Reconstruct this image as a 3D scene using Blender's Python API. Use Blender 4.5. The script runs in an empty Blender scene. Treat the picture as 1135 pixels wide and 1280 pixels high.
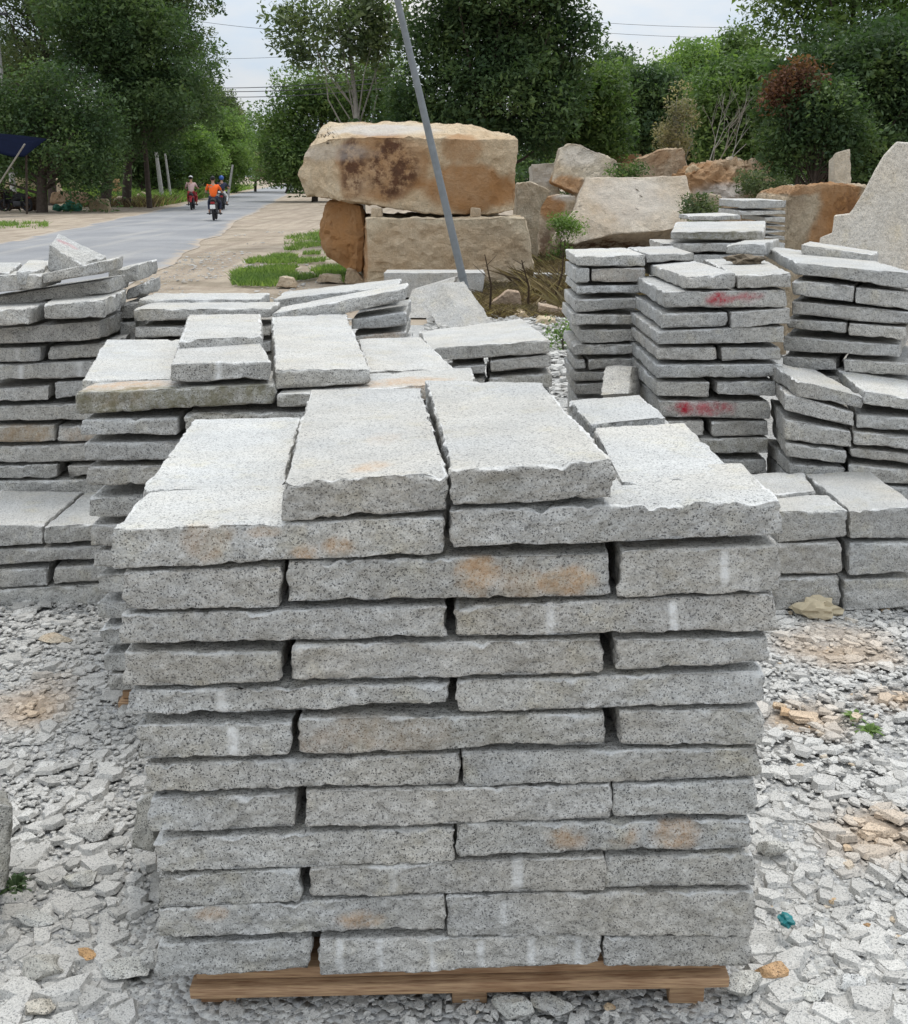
import bpy, bmesh, math, random
import numpy as np
from mathutils import Vector, Matrix

random.seed(7)
RNG = np.random.default_rng(7)
SC = bpy.context.scene
COL = SC.collection

# ------------------------------------------------------------------ camera
PW, PH, F, HOR, CH = 1135.0, 1280.0, 1400.0, 220.0, 1.65
PITCH = math.atan((PH / 2 - HOR) / F)
cp, sp = math.cos(PITCH), math.sin(PITCH)
CAM = np.array([0.0, 0.0, CH])

def ray(px, py):
    u = (px - PW / 2) / F; v = (PH / 2 - py) / F
    return np.array([u, cp + sp * v, -sp + cp * v])

def at_y(px, py, Y):
    d = ray(px, py); return CAM + d * (Y / d[1])

def at_z(px, py, z):
    d = ray(px, py); return CAM + d * ((z - CH) / d[2])

def at_plane(px, py, P, N):
    d = ray(px, py); return CAM + d * (np.dot(np.asarray(P) - CAM, N) / np.dot(d, N))

cam_d = bpy.data.cameras.new('camera'); cam = bpy.data.objects.new('camera', cam_d); COL.objects.link(cam)
cam.location = (0, 0, CH); cam.rotation_euler = (math.pi / 2 - PITCH, 0, 0)
cam_d.sensor_fit = 'VERTICAL'; cam_d.sensor_height = 36; cam_d.sensor_width = 36
cam_d.lens = F / PH * 36; cam_d.clip_start = .05; cam_d.clip_end = 3000
SC.camera = cam

# ------------------------------------------------------------------ noise
_T = np.random.default_rng(3).random((64, 64, 64)) * 2 - 1

def vnoise(p):
    i = np.floor(p).astype(int); f = p - i; f = f * f * (3 - 2 * f); i &= 63; j = (i + 1) & 63
    x0, y0, z0 = i.T; x1, y1, z1 = j.T; fx, fy, fz = f.T
    a = _T[x0, y0, z0] * (1 - fx) + _T[x1, y0, z0] * fx
    b = _T[x0, y1, z0] * (1 - fx) + _T[x1, y1, z0] * fx
    c = _T[x0, y0, z1] * (1 - fx) + _T[x1, y0, z1] * fx
    d = _T[x0, y1, z1] * (1 - fx) + _T[x1, y1, z1] * fx
    return (a * (1 - fy) + b * fy) * (1 - fz) + (c * (1 - fy) + d * fy) * fz

def fbm(p, o=3):
    s = 0; a = 1.0; t = 0
    for k in range(o):
        s = s + a * vnoise(p * (2.03 ** k) + 17.3 * k); t += a; a *= .5
    return s / t

# ------------------------------------------------------------------ materials
def new_mat(name):
    m = bpy.data.materials.new(name); m.use_nodes = True
    nt = m.node_tree; b = nt.nodes['Principled BSDF']
    b.inputs['Specular IOR Level'].default_value = .25
    return m, nt, b

def N(nt, t, **k):
    n = nt.nodes.new(t)
    for a, v in k.items():
        if a.startswith('i_'):
            n.inputs[a[2:].replace('_', ' ')].default_value = v
        else:
            setattr(n, a, v)
    return n

def ramp(nt, fac, stops):
    r = nt.nodes.new('ShaderNodeValToRGB'); e = r.color_ramp.elements
    while len(e) < len(stops): e.new(.5)
    for el, (p, c) in zip(e, stops):
        el.position = p; el.color = (c, c, c, 1) if isinstance(c, (int, float)) else (*c, 1)
    nt.links.new(fac, r.inputs[0]); return r.outputs[0]

def mixc(nt, fac, a, b, mode='MIX'):
    m = nt.nodes.new('ShaderNodeMix'); m.data_type = 'RGBA'; m.blend_type = mode
    for s, v in ((0, fac), (6, a), (7, b)):
        if isinstance(v, (int, float)): m.inputs[s].default_value = v
        elif isinstance(v, tuple): m.inputs[s].default_value = (*v, 1)
        else: nt.links.new(v, m.inputs[s])
    return m.outputs[2]

def math_n(nt, op, a, b=0.0, clamp=False):
    m = nt.nodes.new('ShaderNodeMath'); m.operation = op; m.use_clamp = clamp
    for s, v in ((0, a), (1, b)):
        if isinstance(v, (int, float)): m.inputs[s].default_value = v
        else: nt.links.new(v, m.inputs[s])
    return m.outputs[0]

def coords(nt, randomise=True):
    tc = nt.nodes.new('ShaderNodeTexCoord')
    if not randomise: return tc.outputs['Object']
    oi = nt.nodes.new('ShaderNodeObjectInfo')
    v = nt.nodes.new('ShaderNodeVectorMath'); v.operation = 'ADD'
    nt.links.new(tc.outputs['Object'], v.inputs[0])
    nt.links.new(math_n(nt, 'MULTIPLY', oi.outputs['Random'], 37.0), v.inputs[1])
    return v.outputs[0]

def noise(nt, vec, scale, detail=3, rough=.55, out='Fac'):
    n = nt.nodes.new('ShaderNodeTexNoise'); n.inputs['Scale'].default_value = scale
    n.inputs['Detail'].default_value = detail; n.inputs['Roughness'].default_value = rough
    if vec is not None: nt.links.new(vec, n.inputs['Vector'])
    return n.outputs[out]

def voro(nt, vec, scale, out='Color', feature='F1'):
    n = nt.nodes.new('ShaderNodeTexVoronoi'); n.inputs['Scale'].default_value = scale; n.feature = feature
    nt.links.new(vec, n.inputs['Vector']); return n.outputs[out]

def bump(nt, b, h, dist, strength=1.0):
    n = nt.nodes.new('ShaderNodeBump'); n.inputs['Distance'].default_value = dist
    n.inputs['Strength'].default_value = strength
    nt.links.new(h, n.inputs['Height']); nt.links.new(n.outputs[0], b.inputs['Normal'])

def sep(nt, col):
    s = nt.nodes.new('ShaderNodeSeparateColor'); nt.links.new(col, s.inputs[0]); return s.outputs

def granite_colour(nt, vec, light=(.61, .60, .572), grey=(.48, .472, .45), dark=(.10, .10, .10), cell=460.0):
    """fine grained light grey granite: feldspar, quartz and dark mica grains"""
    warp = noise(nt, vec, cell * .5, 2, .6, 'Color')
    vw = nt.nodes.new('ShaderNodeVectorMath'); vw.operation = 'MULTIPLY_ADD'
    nt.links.new(warp, vw.inputs[0]); vw.inputs[1].default_value = (1.1 / cell,) * 3; nt.links.new(vec, vw.inputs[2])
    r = sep(nt, voro(nt, vw.outputs[0], cell))
    c = ramp(nt, r[0], [(.0, dark), (.07, dark), (.12, grey), (.40, grey), (.52, light), (1.0, tuple(x * 1.10 for x in light))])
    r2 = sep(nt, voro(nt, vw.outputs[0], cell * .5))
    spot = ramp(nt, r2[1], [(.0, 1.0), (.02, 1.0), (.05, 0.0)])
    c = mixc(nt, math_n(nt, 'MULTIPLY', spot, .7), c, dark)
    return c

MARKS = 'marks'
def make_granite(name, warm=(1, 1, 1)):
    m, nt, b = new_mat(name)
    vec = coords(nt)
    c = granite_colour(nt, vec)
    oi = nt.nodes.new('ShaderNodeObjectInfo')
    c = mixc(nt, math_n(nt, 'MULTIPLY', math_n(nt, 'FRACT', math_n(nt, 'MULTIPLY', oi.outputs['Random'], 13.7)), .25), c, (.48, .475, .46))
    c = mixc(nt, 1.0, c, oi.outputs['Color'], 'MULTIPLY')
    big = noise(nt, vec, 7.0, 4, .6)
    c = mixc(nt, 1.0, c, ramp(nt, big, [(.25, .82), (.75, 1.10)]), 'MULTIPLY')
    top_lit = N(nt, 'ShaderNodeAttribute', attribute_name='sawn_lit').outputs['Fac']
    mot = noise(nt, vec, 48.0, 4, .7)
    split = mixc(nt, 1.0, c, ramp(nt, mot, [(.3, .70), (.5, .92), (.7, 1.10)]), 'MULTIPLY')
    sawn_lit = mixc(nt, .18, mixc(nt, 1.0, c, (.98, .98, .975), 'MULTIPLY'), (.55, .55, .54))
    c = mixc(nt, top_lit, split, sawn_lit)  # real saw-cut tone plus painted skylight: tops lighter, split sides darker
    # faint natural warm / cool clouds
    ye = ramp(nt, noise(nt, vec, 9.0, 4, .65), [(.55, 0.0), (.72, .5)])
    c = mixc(nt, ye, c, mixc(nt, 1.0, c, (1.03, .97, .80), 'MULTIPLY'))
    wc = noise(nt, vec, 3.1, 3, .5)
    c = mixc(nt, 1.0, c, ramp(nt, wc, [(.35, (1.025, 1.0, .955)), (.62, (.985, .995, 1.005))]), 'MULTIPLY')
    at = N(nt, 'ShaderNodeAttribute', attribute_name=MARKS)
    s = sep(nt, at.outputs['Color'])
    br = noise(nt, vec, 26.0, 8, .78)
    brk = ramp(nt, br, [(.42, .0), (.58, 1.0)])
    def wt(o, gain=1.0, edge=.45):
        a = math_n(nt, 'MULTIPLY_ADD' if False else 'MULTIPLY', o, math_n(nt, 'ADD', math_n(nt, 'MULTIPLY', brk, 1 - edge), edge))
        return math_n(nt, 'MULTIPLY', a, gain, True)
    st = mixc(nt, brk, (.62, .41, .22), (.50, .29, .13))
    c = mixc(nt, wt(s[0], .85), c, mixc(nt, .6, c, st))
    c = mixc(nt, wt(s[0], .35, .1), c, st)
    c = mixc(nt, wt(s[1], 1.15, .35), c, (.42, .025, .045))
    c = mixc(nt, wt(s[2], 1.0, .75), c, (.78, .78, .765))
    c = mixc(nt, wt(at.outputs['Alpha'], .8, .3), c, (.155, .14, .075))
    nt.links.new(c, b.inputs['Base Color'])
    b.inputs['Roughness'].default_value = .82
    h = math_n(nt, 'ADD', math_n(nt, 'MULTIPLY', noise(nt, vec, 85.0, 4, .65), 1.0), math_n(nt, 'MULTIPLY', noise(nt, vec, 26.0, 3, .6), 1.6))
    bump(nt, b, h, .010, .8)
    return m
M_GRANITE = make_granite('granite')

def make_rock(name):
    m, nt, b = new_mat(name)
    vec = coords(nt)
    n1 = noise(nt, vec, 1.1, 5, .62); n2 = noise(nt, vec, 9.0, 4, .7); n3 = noise(nt, vec, 60.0, 3, .6)
    c = mixc(nt, ramp(nt, n1, [(.38, 0.0), (.66, 1.0)]), (.60, .51, .39), (.50, .385, .26))
    c = mixc(nt, 1.0, c, ramp(nt, n2, [(.3, .78), (.7, 1.15)]), 'MULTIPLY')
    c = mixc(nt, 1.0, c, ramp(nt, n3, [(.3, .8), (.65, 1.1)]), 'MULTIPLY')
    oi = nt.nodes.new('ShaderNodeObjectInfo')
    c = mixc(nt, 1.0, c, oi.outputs['Color'], 'MULTIPLY')
    at = N(nt, 'ShaderNodeAttribute', attribute_name=MARKS)
    s = sep(nt, at.outputs['Color'])
    brk = ramp(nt, noise(nt, vec, 5.5, 6, .72), [(.42, 0.0), (.55, 1.0)])
    soft = ramp(nt, noise(nt, vec, 2.2, 4, .6), [(.3, .7), (.6, 1.0)])
    c = mixc(nt, math_n(nt, 'MULTIPLY', s[0], soft, True), c, mixc(nt, n2, (.46, .23, .085), (.36, .19, .085)))
    c = mixc(nt, math_n(nt, 'MULTIPLY', s[1], brk, True), c, mixc(nt, n2, (.085, .05, .035), (.19, .085, .04)))
    c = mixc(nt, math_n(nt, 'MULTIPLY', s[2], soft, True), c, (.62, .59, .55))
    nt.links.new(c, b.inputs['Base Color']); b.inputs['Roughness'].default_value = .9
    h = math_n(nt, 'ADD', math_n(nt, 'MULTIPLY', noise(nt, vec, 24.0, 6, .75), 1.6), math_n(nt, 'MULTIPLY', noise(nt, vec, 4.0, 4, .6), 1.2))
    bump(nt, b, h, .05, .8)
    return m
M_ROCK = make_rock('tan_rock')

def plain(name, col, rough=.7, var=.2, scale=20.0, metal=0.0, bmp=0.0):
    m, nt, b = new_mat(name)
    vec = coords(nt)
    n = noise(nt, vec, scale, 4, .6)
    c = mixc(nt, 1.0, col, ramp(nt, n, [(.25, 1 - var), (.75, 1 + var)]), 'MULTIPLY')
    nt.links.new(c, b.inputs['Base Color']); b.inputs['Roughness'].default_value = rough
    b.inputs['Metallic'].default_value = metal
    if bmp: bump(nt, b, n, bmp)
    return m

def make_leaf(name, a, b_, c_):
    """leaf colours vary leaf by leaf (tint) and bough by bough (noise)"""
    m, nt, b = new_mat(name)
    at = N(nt, 'ShaderNodeAttribute', attribute_name='tint')
    c = ramp(nt, at.outputs['Fac'], [(0.0, a), (.55, b_), (1.0, c_)])
    vec = coords(nt)
    c = mixc(nt, 1.0, c, ramp(nt, noise(nt, vec, .8, 4), [(.3, (1.05, 1.12, 1.15)), (.7, (1.8, 1.68, 1.4))]), 'MULTIPLY')
    nt.links.new(c, b.inputs['Base Color']); b.inputs['Roughness'].default_value = .55
    tr = nt.nodes.new('ShaderNodeBsdfTranslucent'); nt.links.new(mixc(nt, 1.0, c, (1.2, 1.4, .7), 'MULTIPLY'), tr.inputs[0])
    mx = nt.nodes.new('ShaderNodeMixShader'); mx.inputs[0].default_value = .38
    nt.links.new(b.outputs[0], mx.inputs[1]); nt.links.new(tr.outputs[0], mx.inputs[2])
    nt.links.new(mx.outputs[0], nt.nodes['Material Output'].inputs[0])
    return m
M_LEAF_DARK = make_leaf('leaf_dark', (.030, .054, .027), (.054, .088, .040), (.094, .134, .060))
M_LEAF_MID = make_leaf('leaf_mid', (.040, .070, .026), (.076, .120, .042), (.13, .18, .070))
M_LEAF_LIGHT = make_leaf('leaf_light', (.06, .10, .034), (.108, .17, .054), (.17, .24, .09))
M_LEAF_GREY = make_leaf('leaf_grey', (.045, .065, .035), (.08, .105, .055), (.13, .15, .085))
M_LEAF_BROWN = make_leaf('leaf_brown', (.05, .022, .016), (.10, .045, .03), (.15, .075, .05))
M_LEAF_DRY = make_leaf('leaf_dry', (.10, .085, .055), (.17, .145, .095), (.24, .21, .15))
M_GRASS = make_leaf('grass_blade', (.06, .10, .028), (.115, .18, .05), (.20, .26, .09))
M_WEED = make_leaf('dry_stalk', (.05, .034, .025), (.105, .075, .05), (.25, .195, .135))
M_BARK = plain('bark', (.07, .055, .045), .9, .4, 9, bmp=.02)
M_BARK_PALE = plain('bark_pale', (.26, .24, .21), .9, .3, 9, bmp=.01)
M_METAL = plain('galvanised_pipe', (.19, .205, .215), .6, .15, 14, metal=.1)
M_CONC = plain('concrete', (.40, .39, .37), .9, .2, 12)
M_CABLE = plain('cable', (.05, .05, .055), .6)
M_BLACK = plain('black_rubber', (.018, .018, .02), .7)
M_DARKMETAL = plain('dark_metal', (.05, .05, .055), .4, metal=.4)
M_RED = plain('red_plastic', (.28, .02, .025), .4)
M_PLATE = plain('white_plate', (.75, .75, .73), .5, .05)
M_SKIN = plain('skin', (.38, .22, .15), .6, .08)
M_ORANGE = plain('orange_cloth', (.80, .13, .02), .8, .1, 8)
M_PINK = plain('pale_cloth', (.52, .36, .34), .8, .1, 8)
M_WHITE = plain('white_cloth', (.68, .68, .68), .8, .1, 8)
M_NAVY = plain('navy_cloth', (.03, .035, .06), .8, .2, 8)
M_HAIR = plain('black_hair', (.012, .011, .011), .5)
M_BLUE = plain('blue_helmet', (.04, .10, .32), .3)
M_TARP = plain('blue_tarp', (.004, .006, .016), .95, .25, 3)
M_TARP.node_tree.nodes['Principled BSDF'].inputs['Specular IOR Level'].default_value = .02
M_BAG = plain('green_sack', (.06, .22, .15), .6, .35, 6, bmp=.03)
M_CLOTH = plain('beige_cloth', (.50, .43, .30), .9, .15, 30, bmp=.003)
M_TEAL = plain('teal_plastic', (.02, .17, .18), .35, .3, 30)

def make_wood():
    m, nt, b = new_mat('pallet_wood')
    tc = coords(nt)
    mp = nt.nodes.new('ShaderNodeMapping'); mp.inputs['Scale'].default_value = (2.2, 26, 40); nt.links.new(tc, mp.inputs[0])
    g = noise(nt, mp.outputs[0], 6.0, 6, .6)
    c = ramp(nt, g, [(.28, (.20, .105, .055)), (.5, (.40, .255, .15)), (.75, (.58, .39, .22))])
    d = noise(nt, tc, 5.0, 3, .6)
    c = mixc(nt, ramp(nt, d, [(.5, 0.0), (.72, .65)]), c, (.17, .07, .025))
    nt.links.new(c, b.inputs['Base Color']); b.inputs['Roughness'].default_value = .75
    bump(nt, b, g, .004, .6)
    return m
M_WOOD = make_wood()

def make_asphalt():
    m, nt, b = new_mat('asphalt')
    v = coords(nt, False)
    big = noise(nt, v, .35, 5, .6); sm = noise(nt, v, 30, 3, .7)
    mp = nt.nodes.new('ShaderNodeMapping'); mp.inputs['Scale'].default_value = (1.4, .12, 1); mp.inputs['Rotation'].default_value = (0, 0, .124); nt.links.new(v, mp.inputs[0])
    trk = noise(nt, mp.outputs[0], 1.0, 4, .6)
    c = mixc(nt, ramp(nt, big, [(.35, 0.0), (.65, 1.0)]), (.20, .203, .212), (.285, .285, .288))
    c = mixc(nt, ramp(nt, trk, [(.5, 0.0), (.7, .6)]), c, (.36, .345, .32))
    c = mixc(nt, 1.0, c, ramp(nt, sm, [(.3, .85), (.7, 1.12)]), 'MULTIPLY')
    at = N(nt, 'ShaderNodeAttribute', attribute_name='edge')
    e = math_n(nt, 'ADD', at.outputs['Fac'], math_n(nt, 'MULTIPLY', math_n(nt, 'SUBTRACT', noise(nt, v, 1.3, 5, .7), .5), 1.5))
    c = mixc(nt, ramp(nt, e, [(.75, 0.0), (1.1, 1.0)]), c, mixc(nt, sm, (.34, .28, .215), (.44, .365, .285)))
    nt.links.new(c, b.inputs['Base Color']); b.inputs['Roughness'].default_value = .8
    bump(nt, b, sm, .01, .4); return m
M_ASPHALT = make_asphalt()

def make_dirt():
    m, nt, b = new_mat('sandy_dirt')
    v = coords(nt, False)
    big = noise(nt, v, .22, 5, .6); mid = noise(nt, v, 2.2, 5, .65); sm = noise(nt, v, 24, 4, .7)
    c = mixc(nt, ramp(nt, big, [(.36, 0.0), (.64, 1.0)]), (.41, .335, .255), (.31, .255, .195))
    c = mixc(nt, ramp(nt, mid, [(.42, 0.0), (.68, .75)]), c, (.50, .43, .34))
    mp = nt.nodes.new('ShaderNodeMapping'); mp.inputs['Scale'].default_value = (2.2, .10, 1); mp.inputs['Rotation'].default_value = (0, 0, -.114); nt.links.new(v, mp.inputs[0])
    c = mixc(nt, ramp(nt, noise(nt, mp.outputs[0], 1.0, 4, .65), [(.46, 0.0), (.62, .65)]), c, (.27, .215, .165))
    c = mixc(nt, ramp(nt, noise(nt, v, .6, 4, .6), [(.52, 0.0), (.66, .7)]), c, (.20, .165, .115))
    c = mixc(nt, 1.0, c, ramp(nt, sm, [(.3, .75), (.7, 1.15)]), 'MULTIPLY')
    nt.links.new(c, b.inputs['Base Color']); b.inputs['Roughness'].default_value = .95
    bump(nt, b, math_n(nt, 'ADD', sm, math_n(nt, 'MULTIPLY', mid, 2.0)), .05, .6); return m
M_DIRT = make_dirt()

def make_gravel_bed():
    m, nt, b = new_mat('gravel_bed')
    v = coords(nt, False)
    d = voro(nt, v, 45, 'Distance'); cc = sep(nt, voro(nt, v, 45))
    c = ramp(nt, cc[0], [(0.0, .40), (1.0, (.56, .55, .525))])
    c = mixc(nt, 1.0, c, granite_colour(nt, v, (1.0, 1, .98), (.85, .85, .84), (.4, .4, .4), 300), 'MULTIPLY')
    so = N(nt, 'ShaderNodeAttribute', attribute_name='soil').outputs['Fac']
    c = mixc(nt, math_n(nt, 'MULTIPLY', so, .9), c, mixc(nt, noise(nt, v, 9, 4, .7), (.34, .225, .13), (.46, .35, .24)))
    nt.links.new(c, b.inputs['Base Color']); b.inputs['Roughness'].default_value = .95
    bump(nt, b, math_n(nt, 'SUBTRACT', 1.0, d), .03, .8); return m
M_GRAVELBED = make_gravel_bed()

def make_chip():
    m, nt, b = new_mat('stone_chips')
    v = coords(nt, False)
    c = granite_colour(nt, v, (.565, .552, .525), (.475, .465, .442), (.25, .25, .245), 420)
    at = N(nt, 'ShaderNodeAttribute', attribute_name='tint')
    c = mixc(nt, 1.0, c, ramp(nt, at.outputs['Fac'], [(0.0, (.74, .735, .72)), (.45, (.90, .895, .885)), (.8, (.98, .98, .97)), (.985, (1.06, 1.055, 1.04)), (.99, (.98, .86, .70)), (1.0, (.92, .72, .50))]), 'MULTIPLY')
    so = N(nt, 'ShaderNodeAttribute', attribute_name='soil').outputs['Fac']
    c = mixc(nt, math_n(nt, 'MULTIPLY', so, .75), c, mixc(nt, 1.0, c, (1.0, .74, .50), 'MULTIPLY'))
    nt.links.new(c, b.inputs['Base Color']); b.inputs['Roughness'].default_value = .9
    bump(nt, b, noise(nt, v, 90, 4, .65), .004, .5); return m
M_CHIP = make_chip()

# ------------------------------------------------------------------ object helpers
def mesh_np(name, verts, quads=None, tris=None, polys=None, smooth=True):
    me = bpy.data.meshes.new(name)
    verts = np.asarray(verts, dtype=np.float32)
    loops = []; starts = []; n = 0
    for arr in (quads, tris, polys):
        if arr is None or len(arr) == 0: continue
        a = np.asarray(arr, dtype=np.int32); k = a.shape[1]
        loops.append(a.ravel()); starts.append(n + np.arange(len(a), dtype=np.int32) * k); n += a.size
    L = np.concatenate(loops); S = np.concatenate(starts)
    me.vertices.add(len(verts)); me.vertices.foreach_set('co', verts.ravel())
    me.loops.add(len(L)); me.loops.foreach_set('vertex_index', L)
    me.polygons.add(len(S)); me.polygons.foreach_set('loop_start', S)
    me.polygons.foreach_set('use_smooth', np.full(len(S), bool(smooth)))
    me.update(calc_edges=True); me.validate()
    return me

def link(name, me, mat, parent=None, loc=None):
    o = bpy.data.objects.new(name, me); COL.objects.link(o)
    if mat is not None and me is not None: me.materials.append(mat)
    if parent is not None: o.parent = parent
    if loc is not None: o.location = loc
    return o

def tag(o, label=None, cat=None, group=None, kind=None):
    if label: o['label'] = label
    if cat: o['category'] = cat
    if group: o['group'] = group
    if kind: o['kind'] = kind
    return o

def empty(name, loc, label, cat, group=None, rz=0.0):
    o = bpy.data.objects.new(name, None); COL.objects.link(o); o.location = loc; o.rotation_euler = (0, 0, rz)
    o.empty_display_size = .2
    return tag(o, label, cat, group)

class MB:
    def __init__(s): s.v = []; s.f = []
    def add(s, vs, fs):
        n = len(s.v); s.v += [tuple(map(float, q)) for q in vs]; s.f += [tuple(i + n for i in f) for f in fs]; return s
    def box(s, c, d, rot=None):
        m = rot or Matrix.Identity(3)
        vs = [Vector(c) + m @ Vector((x * d[0] / 2, y * d[1] / 2, z * d[2] / 2)) for x in (-1, 1) for y in (-1, 1) for z in (-1, 1)]
        return s.add(vs, [(0, 1, 3, 2), (4, 6, 7, 5), (0, 4, 5, 1), (2, 3, 7, 6), (0, 2, 6, 4), (1, 5, 7, 3)])
    def tube(s, pts, rad, n=8, cap=True):
        pts = [Vector(p) for p in pts]
        if not hasattr(rad, '__len__'): rad = [rad] * len(pts)
        rings = []
        for i, p in enumerate(pts):
            t = (pts[min(i + 1, len(pts) - 1)] - pts[max(i - 1, 0)])
            if t.length < 1e-9: t = Vector((0, 0, 1))
            t.normalize()
            a = t.cross(Vector((0, 1, 0)) if abs(t.y) < .9 else Vector((1, 0, 0))).normalized(); b = t.cross(a)
            rings.append([p + (a * math.cos(2 * math.pi * k / n) + b * math.sin(2 * math.pi * k / n)) * rad[i] for k in range(n)])
        vs = [q for r in rings for q in r]; fs = []
        for i in range(len(pts) - 1):
            for k in range(n):
                fs.append((i * n + k, i * n + (k + 1) % n, (i + 1) * n + (k + 1) % n, (i + 1) * n + k))
        if cap: fs.append(tuple(range(n))[::-1]); fs.append(tuple((len(pts) - 1) * n + k for k in range(n)))
        return s.add(vs, fs)
    def ball(s, c, r, n=10, m=7):
        r = r if hasattr(r, '__len__') else (r, r, r)
        vs = []; fs = []
        for i in range(m + 1):
            th = math.pi * i / m
            for k in range(n):
                ph = 2 * math.pi * k / n
                vs.append((c[0] + r[0] * math.sin(th) * math.cos(ph), c[1] + r[1] * math.sin(th) * math.sin(ph), c[2] + r[2] * math.cos(th)))
        for i in range(m):
            for k in range(n):
                fs.append((i * n + k, (i + 1) * n + k, (i + 1) * n + (k + 1) % n, i * n + (k + 1) % n))
        return s.add(vs, fs)
    def torus(s, c, R, r, axis='x', n=24, m=8):
        vs = []; fs = []
        for i in range(n):
            a = 2 * math.pi * i / n
            for k in range(m):
                b = 2 * math.pi * k / m; q = R + r * math.cos(b); w = r * math.sin(b)
                vs.append((c[0] + w, c[1] + q * math.cos(a), c[2] + q * math.sin(a)))
        for i in range(n):
            for k in range(m):
                fs.append((i * m + k, ((i + 1) % n) * m + k, ((i + 1) % n) * m + (k + 1) % m, i * m + (k + 1) % m))
        return s.add(vs, fs)
    def build(s, name, mat, parent=None, smooth=True, bevel=0.0, origin=None):
        me = bpy.data.meshes.new(name)
        org = Vector(origin) if origin is not None else Vector((0, 0, 0))
        me.from_pydata([Vector(v) - org for v in s.v], [], s.f)
        bm = bmesh.new(); bm.from_mesh(me)
        bmesh.ops.recalc_face_normals(bm, faces=bm.faces)
        if bevel:
            ed = [e for e in bm.edges if len(e.link_faces) == 2 and e.calc_face_angle(0) > .6]
            bmesh.ops.bevel(bm, geom=ed, offset=bevel, segments=2, affect='EDGES', profile=.6)
        bm.to_mesh(me); bm.free()
        if smooth:
            me.polygons.foreach_set('use_smooth', [True] * len(me.polygons))
            try: me.set_sharp_from_angle(angle=.7)
            except Exception: pass
        return link(name, me, mat, parent, loc=org if origin is not None else None)

# ------------------------------------------------------------------ granite slabs
def axis_coords(L, cell, r):
    n = max(2, int(round(L / cell)))
    c = np.concatenate([[0, r * .25, r * .65], np.linspace(r * 1.15, L - r * 1.15, n), [L - r * .65, L - r * .25, L]])
    return c / L

def box_surface(us, vs, ws):
    nu, nv, nw = len(us), len(vs), len(ws)
    I, J, K = np.meshgrid(np.arange(nu), np.arange(nv), np.arange(nw), indexing='ij')
    on = (I == 0) | (I == nu - 1) | (J == 0) | (J == nv - 1) | (K == 0) | (K == nw - 1)
    idx = -np.ones(on.shape, dtype=np.int64); idx[on] = np.arange(on.sum())
    P = np.stack([us[I[on]], vs[J[on]], ws[K[on]]], 1)
    q = []
    def grid(a, flip):
        f = np.stack([a[:-1, :-1], a[1:, :-1], a[1:, 1:], a[:-1, 1:]], -1).reshape(-1, 4)
        q.append(f[:, ::-1] if flip else f)
    grid(idx[:, 0, :], False); grid(idx[:, -1, :], True)
    grid(idx[0, :, :], True); grid(idx[-1, :, :], False)
    grid(idx[:, :, 0], True); grid(idx[:, :, -1], False)
    return P, np.concatenate(q)

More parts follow.
